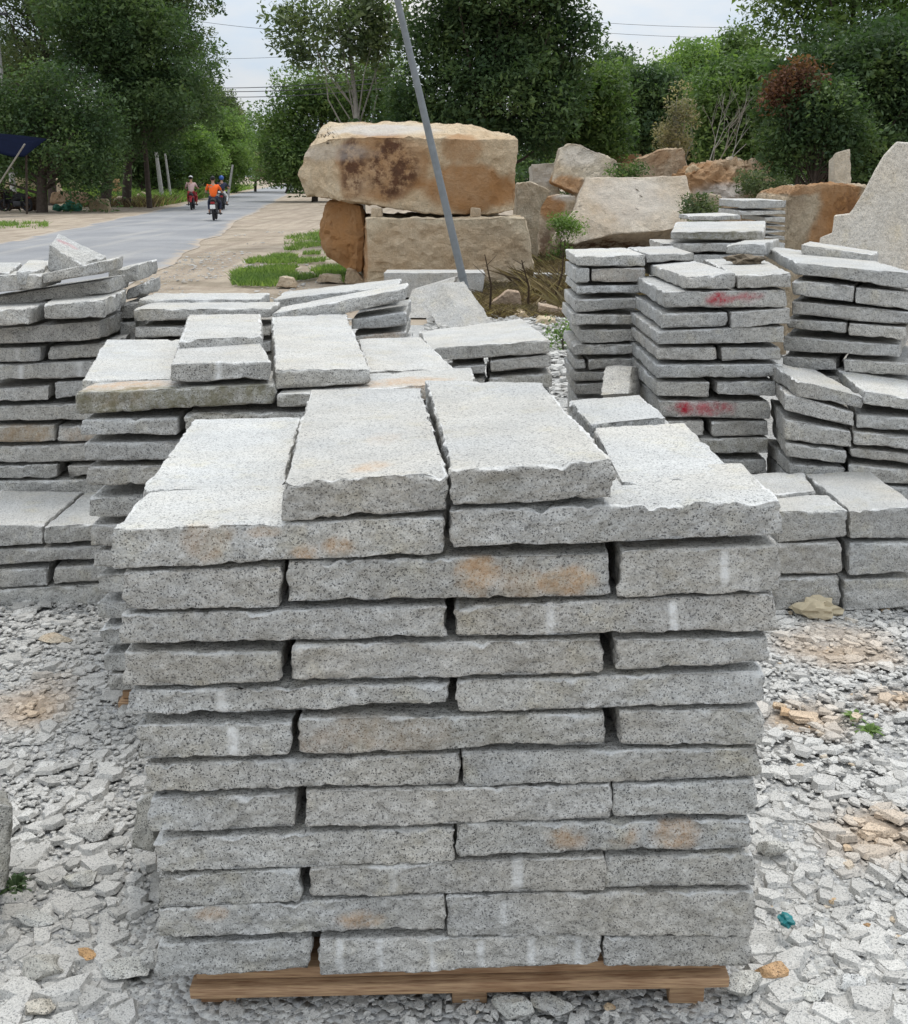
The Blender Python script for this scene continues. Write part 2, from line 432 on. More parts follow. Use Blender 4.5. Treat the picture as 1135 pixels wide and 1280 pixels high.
SLABS = []
def slab_mesh(c8, cell=.02, r=.010, rough=.008, seed=0, marks=(), name='granite_flagstone', chip=1.0, sawn_lit=0.0):
    """c8: front BL BR TR TL, back BL BR TR TL (world). Rough split sides, flat sawn top, worn and chipped arrises."""
    c8 = np.asarray(c8, float)
    Lx = np.linalg.norm(c8[1] - c8[0]) * .5 + np.linalg.norm(c8[2] - c8[3]) * .5
    Ly = np.linalg.norm(c8[4:8] - c8[0:4], axis=1).mean()
    Lz = (np.linalg.norm(c8[3] - c8[0]) + np.linalg.norm(c8[2] - c8[1])) / 2
    r = min(r, Lz * .22)
    P, Q = box_surface(axis_coords(Lx, cell, r), axis_coords(Ly, max(cell, .014), r), axis_coords(Lz, cell, r))
    u, v, w = P.T
    def lerp(a, b, t): return a * (1 - t)[:, None] + b * t[:, None]
    base = lerp(lerp(lerp(c8[0], c8[1], u), lerp(c8[3], c8[2], u), w), lerp(lerp(c8[4], c8[5], u), lerp(c8[7], c8[6], u), w), v)
    ex = c8[1] + c8[2] - c8[0] - c8[3]; ex /= np.linalg.norm(ex)
    ey = (c8[4:8] - c8[0:4]).sum(0); ey /= np.linalg.norm(ey)
    ez = np.array([0, 0, 1.0])
    ez = np.cross(ex, ey); ez /= np.linalg.norm(ez); ez *= np.sign(ez[2]) if abs(ez[2]) > .05 else 1
    loc = np.stack([u * Lx, v * Ly, w * Lz], 1)
    S = seed * 7.31 + 3.0
    nz1 = fbm(loc * 14 + S, 3); nz2 = fbm(loc * 45 + S * 1.7, 3); nz3 = fbm(loc * 5 + S * .6, 2)
    # worn arris: rounded with a radius that changes along the edge
    rr = r * np.clip(.62 + 1.3 * fbm(loc * 22 + S * 2.1, 2), .3, 1.9)
    q = np.stack([np.maximum(0, rr - np.minimum(loc[:, i], L - loc[:, i])) / rr for i, L in enumerate((Lx, Ly, Lz))], 1)
    sg = np.stack([np.where(loc[:, i] < L / 2, 1.0, -1.0) for i, L in enumerate((Lx, Ly, Lz))], 1)
    n = np.maximum(np.linalg.norm(q, axis=1), 1)
    d = (q - q / n[:, None]) * rr[:, None] * sg
    off = d[:, 0:1] * ex + d[:, 1:2] * ey + d[:, 2:3] * ez
    onf, onb = v < 1e-6, v > 1 - 1e-6; onl, onr = u < 1e-6, u > 1 - 1e-6; ont, onbt = w > 1 - 1e-6, w < 1e-6
    bulge = 1 - np.abs(2 * w - 1) ** 2.5
    rk = rough * (nz1 * .75 + nz2 * .95 + .12 * bulge) + rough * .55 * nz3
    nz4 = fbm(loc * 110 + S * 2.9, 2)
    rk = rk + rough * .45 * nz4
    tq = fbm(loc * 11 + S * 4.1, 2); rk = rk + rough * .65 * (np.round(tq * 4) / 4)
    off = off + (np.where(onf, -1, 0) + np.where(onb, 1, 0))[:, None] * rk[:, None] * ey
    off = off + (np.where(onl, -1, 0) + np.where(onr, 1, 0))[:, None] * rk[:, None] * ex * .8
    ed = np.minimum(np.minimum(loc[:, 0], Lx - loc[:, 0]), np.minimum(loc[:, 1], Ly - loc[:, 1]))
    near = np.exp(-(ed / .035) ** 2)
    ctop = -(np.maximum(0, nz2 * .8 + nz1 * .9 - .30) * .016 + np.maximum(0, fbm(loc * 19 + S * 5.3, 4) - .30) * .024) * chip * near - .0012 * np.abs(nz2)
    cbot = (.003 + np.maximum(0, nz1 * .7 + nz3 * 1.1 + nz2 * .5 + .05) * .015) * chip * near
    deep = np.exp(-(ed / .13) ** 2); cbot = (.001 + np.maximum(0, nz1 * .7 + nz3 * 1.2) * .009) * chip * deep + np.maximum(0, nz2 + .6 * nz1 - .16) * .012 * chip * near
    hz = np.where(ont, ctop, 0) + np.where(onbt, cbot, 0)
    # the faces next to the arrises follow them
    hz = hz + np.where(~ont & ~onbt, (w ** 3) * ctop + ((1 - w) ** 3) * cbot, 0)
    X = base + off + hz[:, None] * ez
    org = X.mean(0); org[2] = X[:, 2].min()
    me = mesh_np(name, X - org, quads=Q)
    col = np.zeros((len(X), 4), np.float32)
    ch = {'stain': 0, 'paint': 1, 'chalk': 2, 'moss': 3}
    for (kind, cpt, rx, rz, st) in marks:
        dlt = X - np.asarray(cpt)
        a = np.abs(dlt @ ex) / rx; b = (np.linalg.norm(dlt - np.outer(dlt @ ex, ex), axis=1)) / rz
        if kind == 'chalk': wgt = np.clip((1.25 - a) / .5, 0, 1) * np.clip((1.15 - b) / .3, 0, 1)
        else:
            e = np.sqrt(a * a + b * b) + .5 * nz1 + .35 * nz2
            wgt = np.clip((1.15 - e) / .55, 0, 1)
        k = ch[kind]; col[:, k] = np.maximum(col[:, k], wgt * st)
    arr = np.clip(q[:, 2], 0, 1) * (w > .5) * (q[:, :2].max(1) > .25)
    col[:, 2] = np.maximum(col[:, 2], np.clip(arr * (.35 + 1.1 * nz1), 0, .6))
    at = me.color_attributes.new(MARKS, 'FLOAT_COLOR', 'POINT'); at.data.foreach_set('color', col.ravel())
    sw = me.attributes.new('sawn_lit', 'FLOAT', 'POINT'); sw.data.foreach_set('value', (ont * sawn_lit).astype(np.float32))  # weight of the lighter top tone that copies light from above
    return me, org

def tint():
    t = random.uniform(.84, 1.04); w = random.uniform(-.008, .014)
    return (t * (1 + w), t, t * (1 - w), 1)

def put_slab(c8, label, group, marks=(), name='granite_flagstone', cell=.02, r=.010, rough=.008, cat='stone slab', col=None, chip=1.0, sawn_lit=0.0):
    me, org = slab_mesh(c8, cell, r, rough, len(SLABS) + 1, marks, name, chip, sawn_lit)
    o = link(name, me, M_GRANITE, loc=org)
    o.color = col or tint(); tag(o, label, cat, group); SLABS.append(o); return o

ORD = ['top', 'second', 'third', 'fourth', 'fifth', 'sixth', 'seventh', 'eighth', 'ninth', 'tenth', 'eleventh', 'twelfth', 'thirteenth', 'lowest']

def lab(what, pos, name):
    t = f'{what}, {pos.strip(" ,")}, {name}'
    for wd in ('granite ', 'grey ', 'a ', 'dark ', 'smeared '):
        if len(t.split()) > 16: t = t.replace(wd, '', 1)
    return t

class Stack:
    def __init__(s, name, Y, X0=0.0, yaw=0.0, cell=.02, rough=.009, r=.010, L=.58, Wd=.28, cname='granite_flagstone', cat='stone slab', jit=.008):
        s.name = name; s.P = np.array([X0, Y, 0.0]); a = math.radians(yaw)
        s.N = np.array([-math.sin(a), math.cos(a), 0.0]); s.E = np.array([math.cos(a), math.sin(a), 0.0])
        s.cell, s.rough, s.r, s.L, s.W, s.cname, s.cat, s.jit = cell, rough, r, L, Wd, cname, cat, jit
        s.group = 'granite pieces of the ' + name
    def face(s, pos, what, quad, depth, marks=(), back=None, push=0.0, rise=0.0, col=None, chip=1.0, dskew=0.0):
        """quad = (xl, ytl, ybl, xr, ytr, ybr) pixels of the front face; back = two pixels of the back top corners"""
        xl, ytl, ybl, xr, ytr, ybr = quad
        P = s.P + s.N * (push + random.uniform(-s.jit, s.jit))
        g1 = 1.0 if s.cell < .0085 else .6; gp = [random.random() ** 1.5 * 6.0 * g1 - .1 for _ in (0, 1)]; ybl -= gp[0]; ybr -= gp[1]; ytl += .4; ytr += .4
        TL, BL, TR, BR = (at_plane(x, y, P, s.N) for x, y in ((xl, ytl), (xl, ybl), (xr, ytr), (xr, ybr)))
        th = ((TL - BL) + (TR - BR)) / 2
        if back:
            t = TR - TL; nn = np.cross(t, s.N + np.array([0, 0, rise])); nn /= np.linalg.norm(nn)
            KTL, KTR = (at_plane(x, y, TL, nn) for x, y in back)
        else:
            dv = s.N * depth + s.E * dskew * depth + np.array([0, 0, rise * depth]); KTL, KTR = TL + dv, TR + dv
        c8 = [BL, BR, TR, TL, KTL - (TL - BL), KTR - (TR - BR), KTR, KTL]
        mk = []
        for m in marks:
            kind, mx, my, rx, ry, st = m[:6]
            if len(m) > 6:
                t = TR - TL; nn = np.cross(t, s.N); nn /= np.linalg.norm(nn); c = at_plane(mx, my, TL, nn); c1 = at_plane(mx, my + ry, TL, nn); c2 = at_plane(mx + rx, my, TL, nn)
            else:
                c = at_plane(mx, my, P, s.N); c1 = at_plane(mx, my + ry, P, s.N); c2 = at_plane(mx + rx, my, P, s.N)
            mk.append((kind, c, np.linalg.norm(c2 - c), np.linalg.norm(c1 - c), st))
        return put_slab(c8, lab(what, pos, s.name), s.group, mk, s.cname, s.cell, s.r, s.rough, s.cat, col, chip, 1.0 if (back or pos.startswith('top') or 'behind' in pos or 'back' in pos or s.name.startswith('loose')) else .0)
    def top(s, pos, what, px4, zref, th, marks=(), col=None):
        """slab seen from above: front-left, front-right, back-right, back-left pixels on the level zref"""
        FL, FR, BR, BL = (at_z(x, y, z) for (x, y), z in zip(px4, zref if hasattr(zref, '__len__') else [zref] * 4))
        d = np.array([0, 0, th])
        mk = [(k, at_z(mx, my, zref if not hasattr(zref, '__len__') else zref[0]), rx, rz, st) for k, mx, my, rx, rz, st in marks]
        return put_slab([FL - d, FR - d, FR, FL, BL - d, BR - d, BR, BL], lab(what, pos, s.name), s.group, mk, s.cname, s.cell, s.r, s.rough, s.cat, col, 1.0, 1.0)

LONG, SHORT = 'long grey granite slab', 'short-faced grey granite slab'
PAL = 'Y'
# ---------- the stack on the pallet, in front
S0 = Stack('stack on wooden pallet', 1.93, cell=.0075, rough=.0105, r=.0065, L=.58, Wd=.28, jit=.004)
def c_(n, p): return f'{ORD[n]} course, {p}'
RE, MI, FE = 'road end', 'middle', 'yard end'
f = S0.face
f('crowning the road half', 'wide pale granite slab with faint yellow spots', (356, 602, 654, 559, 590, 641), 0, [('stain', 462, 584, 26, 7, .55, 1), ('stain', 480, 548, 22, 9, .2, 1)], back=((388, 487), (525, 485)), push=-.004)
f('crowning the half away from the road', 'wide clean white-topped granite slab', (566, 587, 634, 763, 574, 627), 0, [('moss', 620, 610, 40, 20, .25)], back=((533, 475), (676, 478)), push=-.004)
f(c_(0, RE), LONG + ' with rusty streaks', (140, 661, 713, 552, 646, 697), .27, [('stain', 262, 678, 34, 22, .45), ('stain', 384, 690, 17, 10, .9), ('stain', 424, 682, 20, 13, .8), ('stain', 330, 665, 22, 6, .5)])
f(c_(0, FE), LONG + ' with clean face', (565, 637, 689, 974, 624, 677), .27, [('moss', 740, 660, 60, 22, .15)])
zA = SLABS[-1].location.z + .083
S0.top('top course behind its road end slab', 'speckled white-topped granite slab', [(178, 612), (353, 610), (374, 521), (243, 524)], at_plane(200, 655, S0.P, S0.N)[2] - .004, .07)
S0.top('top course behind its yard end slab', 'broad pale granite slab', [(776, 603), (921, 593), (856, 528), (742, 534)], at_plane(800, 631, S0.P, S0.N)[2] + .008, .075)
S0.top('rear of the top course', 'smaller pale granite slab', [(738, 531), (831, 521), (800, 493), (712, 500)], at_plane(800, 631, S0.P, S0.N)[2] + .012, .07)
f(c_(1, RE), SHORT, (155, 715, 768, 350, 708, 761), .58)
f(c_(1, MI), LONG + ' with two orange stains', (360, 702, 755, 762, 692, 746), .28, [('stain', 595, 720, 30, 24, .95), ('stain', 700, 727, 48, 17, .95), ('stain', 650, 730, 60, 22, .35)])
f(c_(1, FE), SHORT + ' with a white drill groove', (777, 689, 751, 973, 681, 741), .58, [('chalk', 905, 710, 5, 20, .9)])
f(c_(2, RE), LONG, (153, 768, 812, 556, 757, 801), .28)
f(c_(2, FE), LONG + ' with two white drill grooves', (570, 758, 801, 969, 742, 794), .28, [('chalk', 689, 779, 5, 20, .9), ('chalk', 842, 773, 5, 20, .9)])
f(c_(3, RE), SHORT, (155, 815, 862, 347, 814, 860), .58)
f(c_(3, MI), LONG, (368, 806, 855, 752, 800, 846), .28)
f(c_(3, FE), SHORT, (770, 800, 843, 961, 797, 830), .58)
f(c_(4, RE), LONG + ' with a pale drill groove', (162, 863, 902, 556, 853, 884), .28, [('chalk', 278, 882, 6, 18, .8), ('chalk', 441, 873, 4, 16, .5)])
f(c_(4, FE), LONG, (573, 851, 895, 953, 839, 885), .28)
f(c_(5, RE), SHORT + ' with a wide white groove', (172, 906, 953, 362, 903, 945), .58, [('chalk', 291, 928, 6, 19, .85)])
f(c_(5, MI), LONG + ' with a yellowish face', (375, 898, 945, 757, 893, 935), .28, [('stain', 470, 920, 120, 26, .28), ('moss', 560, 915, 150, 30, .28)])
f(c_(5, FE), SHORT, (775, 889, 936, 953, 886, 933), .58)
f(c_(6, RE), LONG, (182, 956, 995, 572, 942, 986), .28)
f(c_(6, FE), LONG, (577, 940, 990, 948, 935, 977), .28)
f(c_(7, RE), SHORT, (190, 998, 1043, 370, 993, 1036), .58)
f(c_(7, MI), LONG, (384, 990, 1039, 763, 981, 1025), .28)
f(c_(7, FE), SHORT, (768, 980, 1025, 944, 975, 1022), .58)
f(c_(8, RE), LONG, (197, 1048, 1095, 567, 1034, 1084), .28)
f(c_(8, FE), LONG + ' with tan patches', (572, 1029, 1072, 937, 1025, 1064), .28, [('stain', 705, 1046, 26, 18, .6), ('stain', 782, 1044, 22, 16, .7), ('stain', 842, 1044, 32, 20, .75)])
f(c_(9, RE), SHORT + ' with a pinkish cast', (197, 1097, 1137, 374, 1087, 1128), .58)
f(c_(9, MI), LONG + ' with faint white grooves', (387, 1086, 1122, 754, 1070, 1115), .28, [('chalk', 492, 1100, 4, 14, .5), ('chalk', 647, 1094, 6, 20, .7)])
f(c_(9, FE), SHORT, (757, 1071, 1111, 940, 1067, 1108), .58)
f(c_(10, RE), LONG + ' with faint rust streaks', (198, 1136, 1177, 556, 1118, 1169), .28, [('stain', 446, 1150, 26, 11, .7), ('stain', 265, 1143, 26, 8, .5)])
f(c_(10, FE), LONG, (561, 1119, 1171, 940, 1113, 1174), .28, [('chalk', 630, 1150, 4, 20, .45)])
f(c_(11, RE), SHORT, (197, 1181, 1223, 386, 1173, 1218), .58)
f(c_(11, MI), LONG + ' with a row of white drill grooves', (400, 1174, 1220, 748, 1168, 1208), .28, [('chalk', x, 1194, 4, 20, .75) for x in (425, 476, 540, 602, 665, 722)])
f(c_(11, FE), SHORT, (757, 1170, 1210, 937, 1170, 1210), .58)

# the flanks of the same stack, behind its front slabs
def flank(stk, n, xs_row, yb, yt, d0, d1, side, width):
    x = xs_row
    P = stk.P
    T = at_plane(x, yt, P, stk.N); B = at_plane(x, yb, P, stk.N)
    dirx = stk.E * (width if side == 'road' else -width)
    a, b = stk.N * d0, stk.N * d1
    if side == 'road': c8 = [B + a, B + a + dirx, T + a + dirx, T + a, B + b, B + b + dirx, T + b + dirx, T + b]
    else: c8 = [B + a + dirx, B + a, T + a, T + a + dirx, B + b + dirx, B + b, T + b, T + b + dirx]
    sd = 'road flank' if side == 'road' else 'yard flank'
    pos = 'rear' if d1 > .9 else 'inner'
    o = put_slab(c8, f'{pos} granite slab, {ORD[n]} course, {sd}, {stk.name}', stk.group, (), stk.cname, .035, stk.r, stk.rough, stk.cat)
    return o
_rows = [(140, 661, 713, 974, 624, 677), (155, 715, 768, 973, 681, 741), (153, 768, 812, 969, 742, 794), (155, 815, 862, 961, 797, 830), (162, 863, 902, 953, 839, 885), (172, 906, 953, 953, 886, 933), (182, 956, 995, 948, 935, 977), (190, 998, 1043, 944, 975, 1022), (197, 1048, 1095, 937, 1025, 1064), (197, 1097, 1137, 940, 1067, 1108), (198, 1136, 1177, 940, 1113, 1174), (197, 1181, 1223, 937, 1170, 1210)]
for n, (xl, tl, bl, xr, tr_, br) in enumerate(_rows):
    head = n % 2 == 1
    for side, x, t, b in (('road', xl + 4, tl + 2, bl), ('far', xr - 4, tr_ + 2, br)):
        if head: flank(S0, n, x, b, t, .60, 1.16, side, .28)
        elif n > 0:
            flank(S0, n, x, b, t, .30, .86, side, .28); flank(S0, n, x, b, t, .88, 1.16, side, .56)

for n, (xl, tl, bl, xr, tr_, br) in enumerate(_rows):
    if n == 0: continue
    P = S0.P; x0, x1 = (xl + 210, xr - 212) if n % 2 else (xl + 203, xr - 203)
    T0, B0, T1_, B1_ = at_plane(x0, tl + 2, P, S0.N), at_plane(x0, bl - 2, P, S0.N), at_plane(x1, tr_ + 2, P, S0.N), at_plane(x1, br - 2, P, S0.N)
    a, b_ = S0.N * .31, S0.N * .87
    put_slab([B0 + a, B1_ + a, T1_ + a, T0 + a, B0 + b_, B1_ + b_, T1_ + b_, T0 + b_], f'granite slab hidden in the core, {ORD[n]} course, stack on wooden pallet', S0.group, (), cell=.06)

# the pallet
zg = 0.0
def pallet(name, label, Yf, x0, x1, ztop_l, ztop_r, depth):
    p = empty(name, (0, 0, 0), label, 'pallet', 'wooden pallets')
    hl, hr = ztop_l, ztop_r
    sl = math.atan2(hr - hl, x1 - x0); R = Matrix.Rotation(-sl, 3, 'Y')
    zc = (hl + hr) / 2
    for k in range(5):
        y = Yf + .075 + k * (depth - .15) / 4
        MB().box(((x0 + x1) / 2, y, zc - .014), (x1 - x0 - .02, .10, .026), R).build('deck_board', M_WOOD, p, bevel=.003)
    for y in (Yf + .035, Yf + depth * .5, Yf + depth - .05):
        MB().box(((x0 + x1) / 2, y, zc - .042), (x1 - x0, .07 if y < Yf + .1 else .09, .026), R).build('bearer', M_WOOD, p, bevel=.004)
    for t in (.045, .52, .93):
        x = x0 + (x1 - x0) * t; top = hl + (hr - hl) * t - .057
        for y in (Yf + .085, Yf + depth * .5, Yf + depth - .09):
            MB().box((x, y, (top - .04) / 2), (.075, .10, top + .04)).build('block', M_WOOD, p, bevel=.004)
    return p
pl_, pr_ = at_y(235, 1222, 1.95), at_y(914, 1207, 1.95)
pallet('wooden_pallet', 'brown wooden pallet carrying the big stack of granite slabs', 1.95, pl_[0], pr_[0], pl_[2], pr_[2], 1.1)

# ---------- the stack just behind it, towards the road
S1 = Stack('stack behind the pallet stack', 3.27, cell=.016, rough=.009)
f = S1.face
f(c_(0, RE), 'dark olive-faced long granite slab', (95, 490, 519, 342, 481, 506), .27, [('moss', 200, 500, 170, 34, 1.0), ('stain', 160, 482, 60, 6, .9, 1)])
zB = at_plane(200, 486, S1.P, S1.N)[2]
S1.top('top course, behind its olive long slab,', 'broad pale granite slab', [(103, 474), (224, 474), (234, 424), (133, 424)], zB, .07)
f(c_(0, FE), 'stained granite slab with olive end', (348, 492, 514, 592, 477, 500), .27, [('moss', 365, 503, 30, 14, .5), ('stain', 500, 478, 60, 6, .7, 1)])
S1.top('top course, beside the orange-tinted slab,', 'grey-topped granite slab', [(462, 462), (570, 462), (526, 421), (447, 423)], zB + .005, .07)  # same granite as its neighbours, no separate tone
f('laid on its olive top slab', 'squarish granite slab with a pale groove', (215, 453, 481, 338, 451, 477), 0, [('chalk', 272, 464, 4, 13, .9)], back=((224, 425), (323, 423)), push=.03)
S1.top('laid behind the squarish grooved slab, on top,', 'white-topped granite slab', [(224, 425), (327, 420), (325, 392), (236, 393)], zB + .10, .075)
f('lying lengthwise on top', 'large white-topped granite slab', (343, 461, 490, 462, 461, 482), 0, (), back=((341, 396), (431, 391)), push=.03)
f(c_(1, RE), SHORT, (104, 524, 550, 221, 522, 547), .58)
f(c_(1, MI), LONG + ' with olive tinge', (233, 516, 548, 470, 514, 545), .28, [('moss', 280, 525, 60, 14, .4)])
f(c_(1, FE), SHORT, (482, 514, 545, 598, 512, 543), .58)
for n, (xl, t, b) in enumerate([(105, 553, 577), (109, 583, 611), (112, 621, 648), (113, 656, 685), (119, 688, 711), (122, 719, 741), (122, 753, 774), (128, 783, 809), (131, 817, 840), (136, 842, 866)]):
    k = n + 2
    X = lambda q: q + (567 - q) * 0.0
    if k % 2 == 0:
        f(c_(k, RE), LONG, (xl, t, b, xl + 243, t - 2, b - 3), .28); f(c_(k, FE), LONG, (xl + 250, t - 2, b - 3, xl + 490, t - 4, b - 5), .28)
    else:
        f(c_(k, RE), SHORT, (xl, t, b, xl + 116, t - 1, b - 2), .58); f(c_(k, FE), SHORT, (xl + 374, t - 3, b - 4, xl + 488, t - 4, b - 5), .58)
q0, q1 = at_y(146, 868, 3.29), at_y(600, 862, 3.29)
pallet('wooden_pallet', 'pallet under the second stack with only a block corner showing', 3.29, q0[0], q1[0], q0[2], q0[2], 1.1)

# ---------- low stack near the road verge
S2 = Stack('low stack beside dirt verge', 4.70, cell=.022)
f = S2.face
f(c_(0, RE), 'wide flat granite slab', (166, 386, 404, 338, 385, 400), .26)
f('behind the top course, road end,', 'narrow granite slab peeking over', (172, 374, 392, 324, 374, 390), .30, push=.30)
f(c_(0, FE), 'tilted long granite slab', (340, 392, 412, 507, 360, 378), .27, rise=.0)
f('at the back on the pole side', 'second tilted granite slab', (342, 374, 392, 498, 356, 374), .35, push=.32)
f(c_(1, RE), 'shaded granite slab', (169, 409, 423, 338, 408, 423), .58)
f(c_(1, FE), 'propped granite slab under the tilted one', (440, 399, 417, 508, 389, 408), .5)
f(c_(2, FE), 'brownish low granite slab', (441, 420, 436, 507, 414, 431), .5, [('stain', 480, 420, 30, 12, .5)])
f(c_(2, RE), 'low granite slab', (169, 426, 441, 338, 426, 441), .58)
f(c_(3, RE), 'low granite slab', (169, 444, 470, 338, 444, 470), .58)
f(c_(3, FE), 'low granite slab', (430, 440, 466, 510, 436, 462), .58)
# rubble behind that stack
# ---------- stack below the grey pole
S3 = Stack('stack below grey pole', 5.30, cell=.022)
f = S3.face
f(c_(0, 'whole width'), 'broad slanting granite slab', (537, 435, 456, 687, 424, 442), 0, (), back=((525, 414), (652, 398)), rise=.0)
f(c_(1, RE), 'short granite slab', (566, 458, 470, 606, 456, 470), .5)
f(c_(1, FE), 'granite slab end', (614, 450, 466, 688, 443, 461), .5)
f(c_(2, FE), 'dark granite slab', (612, 472, 490, 690, 466, 487), .5, [('moss', 660, 478, 50, 10, .4)])
f(c_(2, RE), 'half hidden granite slab', (530, 474, 492, 606, 473, 490), .5)
f(c_(3, FE), 'lowest granite slab', (540, 494, 540, 690, 492, 536), .5)

# ---------- right hand group
S4a = Stack('weed-side stack', 5.75, cell=.024)
f = S4a.face
f(c_(0, RE), 'pale granite slab', (721, 320, 335, 806, 318, 333), .60)
f(c_(0, FE), 'pale granite slab', (808, 317, 330, 868, 316, 328), .60)
f(c_(1, RE), 'short granite end piece', (719, 335, 354, 737, 335, 354), .5)
f(c_(1, FE), 'cream-tinted granite slab', (740, 336, 356, 806, 334, 354), .5, [('stain', 770, 345, 60, 20, .18)])
for n, (xl, tl, bl, tr_, br) in enumerate([(722, 357, 371, 356, 368), (719, 374, 391, 372, 388), (715, 392, 407, 394, 406), (726, 412, 430, 411, 429), (717, 431, 447, 430, 443)]):
    f(c_(n + 2, 'seen side'), 'rough granite slab' if n % 2 else 'grooved granite slab', (xl, tl, bl, 806, tr_, br), .58, [] if n % 2 else [('chalk', 768, (tl + bl) / 2, 3, 8, .6)])
f(c_(7, RE), 'small granite end block', (718, 449, 463, 732, 450, 463), .4)
f(c_(7, FE), 'dark granite slab', (736, 449, 463, 800, 447, 461), .5)
f(c_(8, RE), 'thin granite slab', (717, 465, 479, 764, 464, 478), .5)
f(c_(9, RE), 'broken granite slab', (719, 480, 496, 756, 478, 496), .5)
f(c_(10, RE), 'lowest granite slab', (721, 498, 540, 800, 498, 540), .5)

S4b = Stack('stack with red paint marks', 5.02, cell=.018)
f = S4b.face
RP = 'granite slab with smeared red paint'
f(c_(0, RE), 'white-topped granite slab with long flank', (858, 346, 363, 919, 340, 361), 0, (), back=((804, 327), (851, 321)))
f(c_(0, FE), 'white-topped granite slab', (922, 343, 363, 989, 341, 362), 0, (), back=((880, 324), (950, 322)))
f(c_(1, 'whole width'), RP, (830, 364, 388, 983, 362, 385), .80, [('paint', 899, 374, 20, 9, .9), ('paint', 935, 371, 26, 6, .55)])
f(c_(2, RE), SHORT, (827, 391, 412, 908, 390, 409), .80)
f(c_(2, FE), SHORT, (914, 390, 411, 987, 385, 409), .80)
f(c_(3, 'whole width'), LONG, (821, 414, 431, 980, 407, 430), .80)
f(c_(4, RE), SHORT, (821, 434, 453, 895, 434, 453), .80)
f(c_(4, FE), SHORT, (902, 434, 453, 976, 434, 452), .80)
f(c_(5, 'whole width'), LONG, (820, 456, 475, 976, 455, 474), .80)
f(c_(6, RE), SHORT, (820, 477, 497, 886, 477, 498), .80)
f(c_(6, FE), SHORT, (897, 477, 497, 970, 476, 496), .80)
f(c_(7, 'whole width'), RP + ' dripping dark crimson', (824, 501, 522, 962, 502, 524), .80, [('paint', 853, 510, 10, 10, 1.0), ('paint', 880, 511, 42, 10, .62)])
f(c_(8, RE), SHORT, (824, 526, 546, 880, 526, 545), .80)
f(c_(8, FE), SHORT, (891, 527, 546, 960, 526, 545), .80)
f(c_(9, 'whole width'), 'mossy long granite slab', (828, 549, 568, 960, 547, 567), .80, [('moss', 910, 557, 50, 12, .5)])
f(c_(10, 'whole width'), 'dark granite slab', (830, 574, 594, 958, 574, 594), .80)
f(c_(11, 'whole width'), 'lowest granite slab', (832, 597, 640, 955, 597, 640), .80)

S4c = Stack('stack beyond red-painted one', 5.25, X0=(999 - 567) / 1400 * 5.2, yaw=-24, cell=.022)
f = S4c.face
f(c_(0, 'whole width'), 'very long white-topped granite slab', (996, 328, 346, 1150, 342, 366), 0, (), back=((954, 306), (1090, 325)))
f(c_(1, RE), 'granite slab', (992, 350, 372, 1067, 357, 379), .6)
f(c_(1, FE), 'granite slab', (1070, 359, 379, 1150, 366, 390), .6)
f(c_(2, 'whole width'), LONG, (990, 376, 396, 1150, 391, 408), .6)
f(c_(3, RE), 'granite slab', (984, 398, 413, 1057, 403, 421), .6)
f(c_(3, FE), 'granite slab', (1061, 404, 421, 1132, 409, 428), .6)
f(c_(4, 'whole width'), LONG, (980, 420, 441, 1124, 431, 449), .6)
f(c_(5, RE), 'granite slab', (979, 445, 462, 1045, 449, 466), .6)
f(c_(5, FE), 'granite slab', (1055, 449, 466, 1140, 454, 472), .6)
f(c_(6, 'whole width'), LONG, (978, 468, 500, 1140, 476, 508), .6)
f('at the back, behind its white top slab', 'long granite slab', (1002, 305, 322, 1092, 318, 336), .3, push=.55)
f('behind the bark scrap', 'granite slab', (908, 306, 320, 956, 304, 322), .5, push=.55)

S4d = Stack('slumped stack by thick blocks', 4.74, X0=(996 - 567) / 1400 * 4.7, yaw=-14, cell=.016)
f = S4d.face
RE2, FE2 = 'paint side', 'outer side'
f(c_(0, RE2), 'sliding white-topped granite slab', (996, 475, 498, 1078, 494, 513), 0, (), back=((958, 451), (1020, 462)))
f(c_(1, RE2), 'crooked granite slab', (981, 491, 514, 1067, 515, 534), .48, dskew=-.1)
f(c_(2, RE2), 'crooked granite slab', (981, 524, 551, 1064, 539, 560), .48, dskew=-.1)
f(c_(3, RE2), 'crooked granite slab', (983, 553, 575, 1057, 563, 582), .48, dskew=-.1)
f(c_(4, RE2), 'crooked granite slab', (988, 579, 598, 1056, 584, 600), .48, dskew=-.2)
f(c_(5, RE2), 'lowest crooked granite slab', (990, 600, 640, 1056, 602, 640), .5, dskew=-.2)
f(c_(0, FE2), 'broad white-topped granite slab', (1080, 489, 507, 1180, 502, 520), 0, (), back=((1034, 450), (1170, 460)))
f(c_(1, FE2), 'granite slab', (1071, 518, 536, 1180, 525, 546), .5)
f(c_(2, FE2), 'granite slab', (1067, 539, 557, 1180, 550, 570), .5)
f(c_(3, FE2), 'granite slab', (1063, 559, 574, 1180, 572, 588), .5)
f(c_(4, FE2), 'granite slab', (1062, 580, 600, 1180, 592, 612), .5)
f(c_(5, FE2), 'lowest granite slab', (1062, 603, 640, 1180, 614, 640), .5)

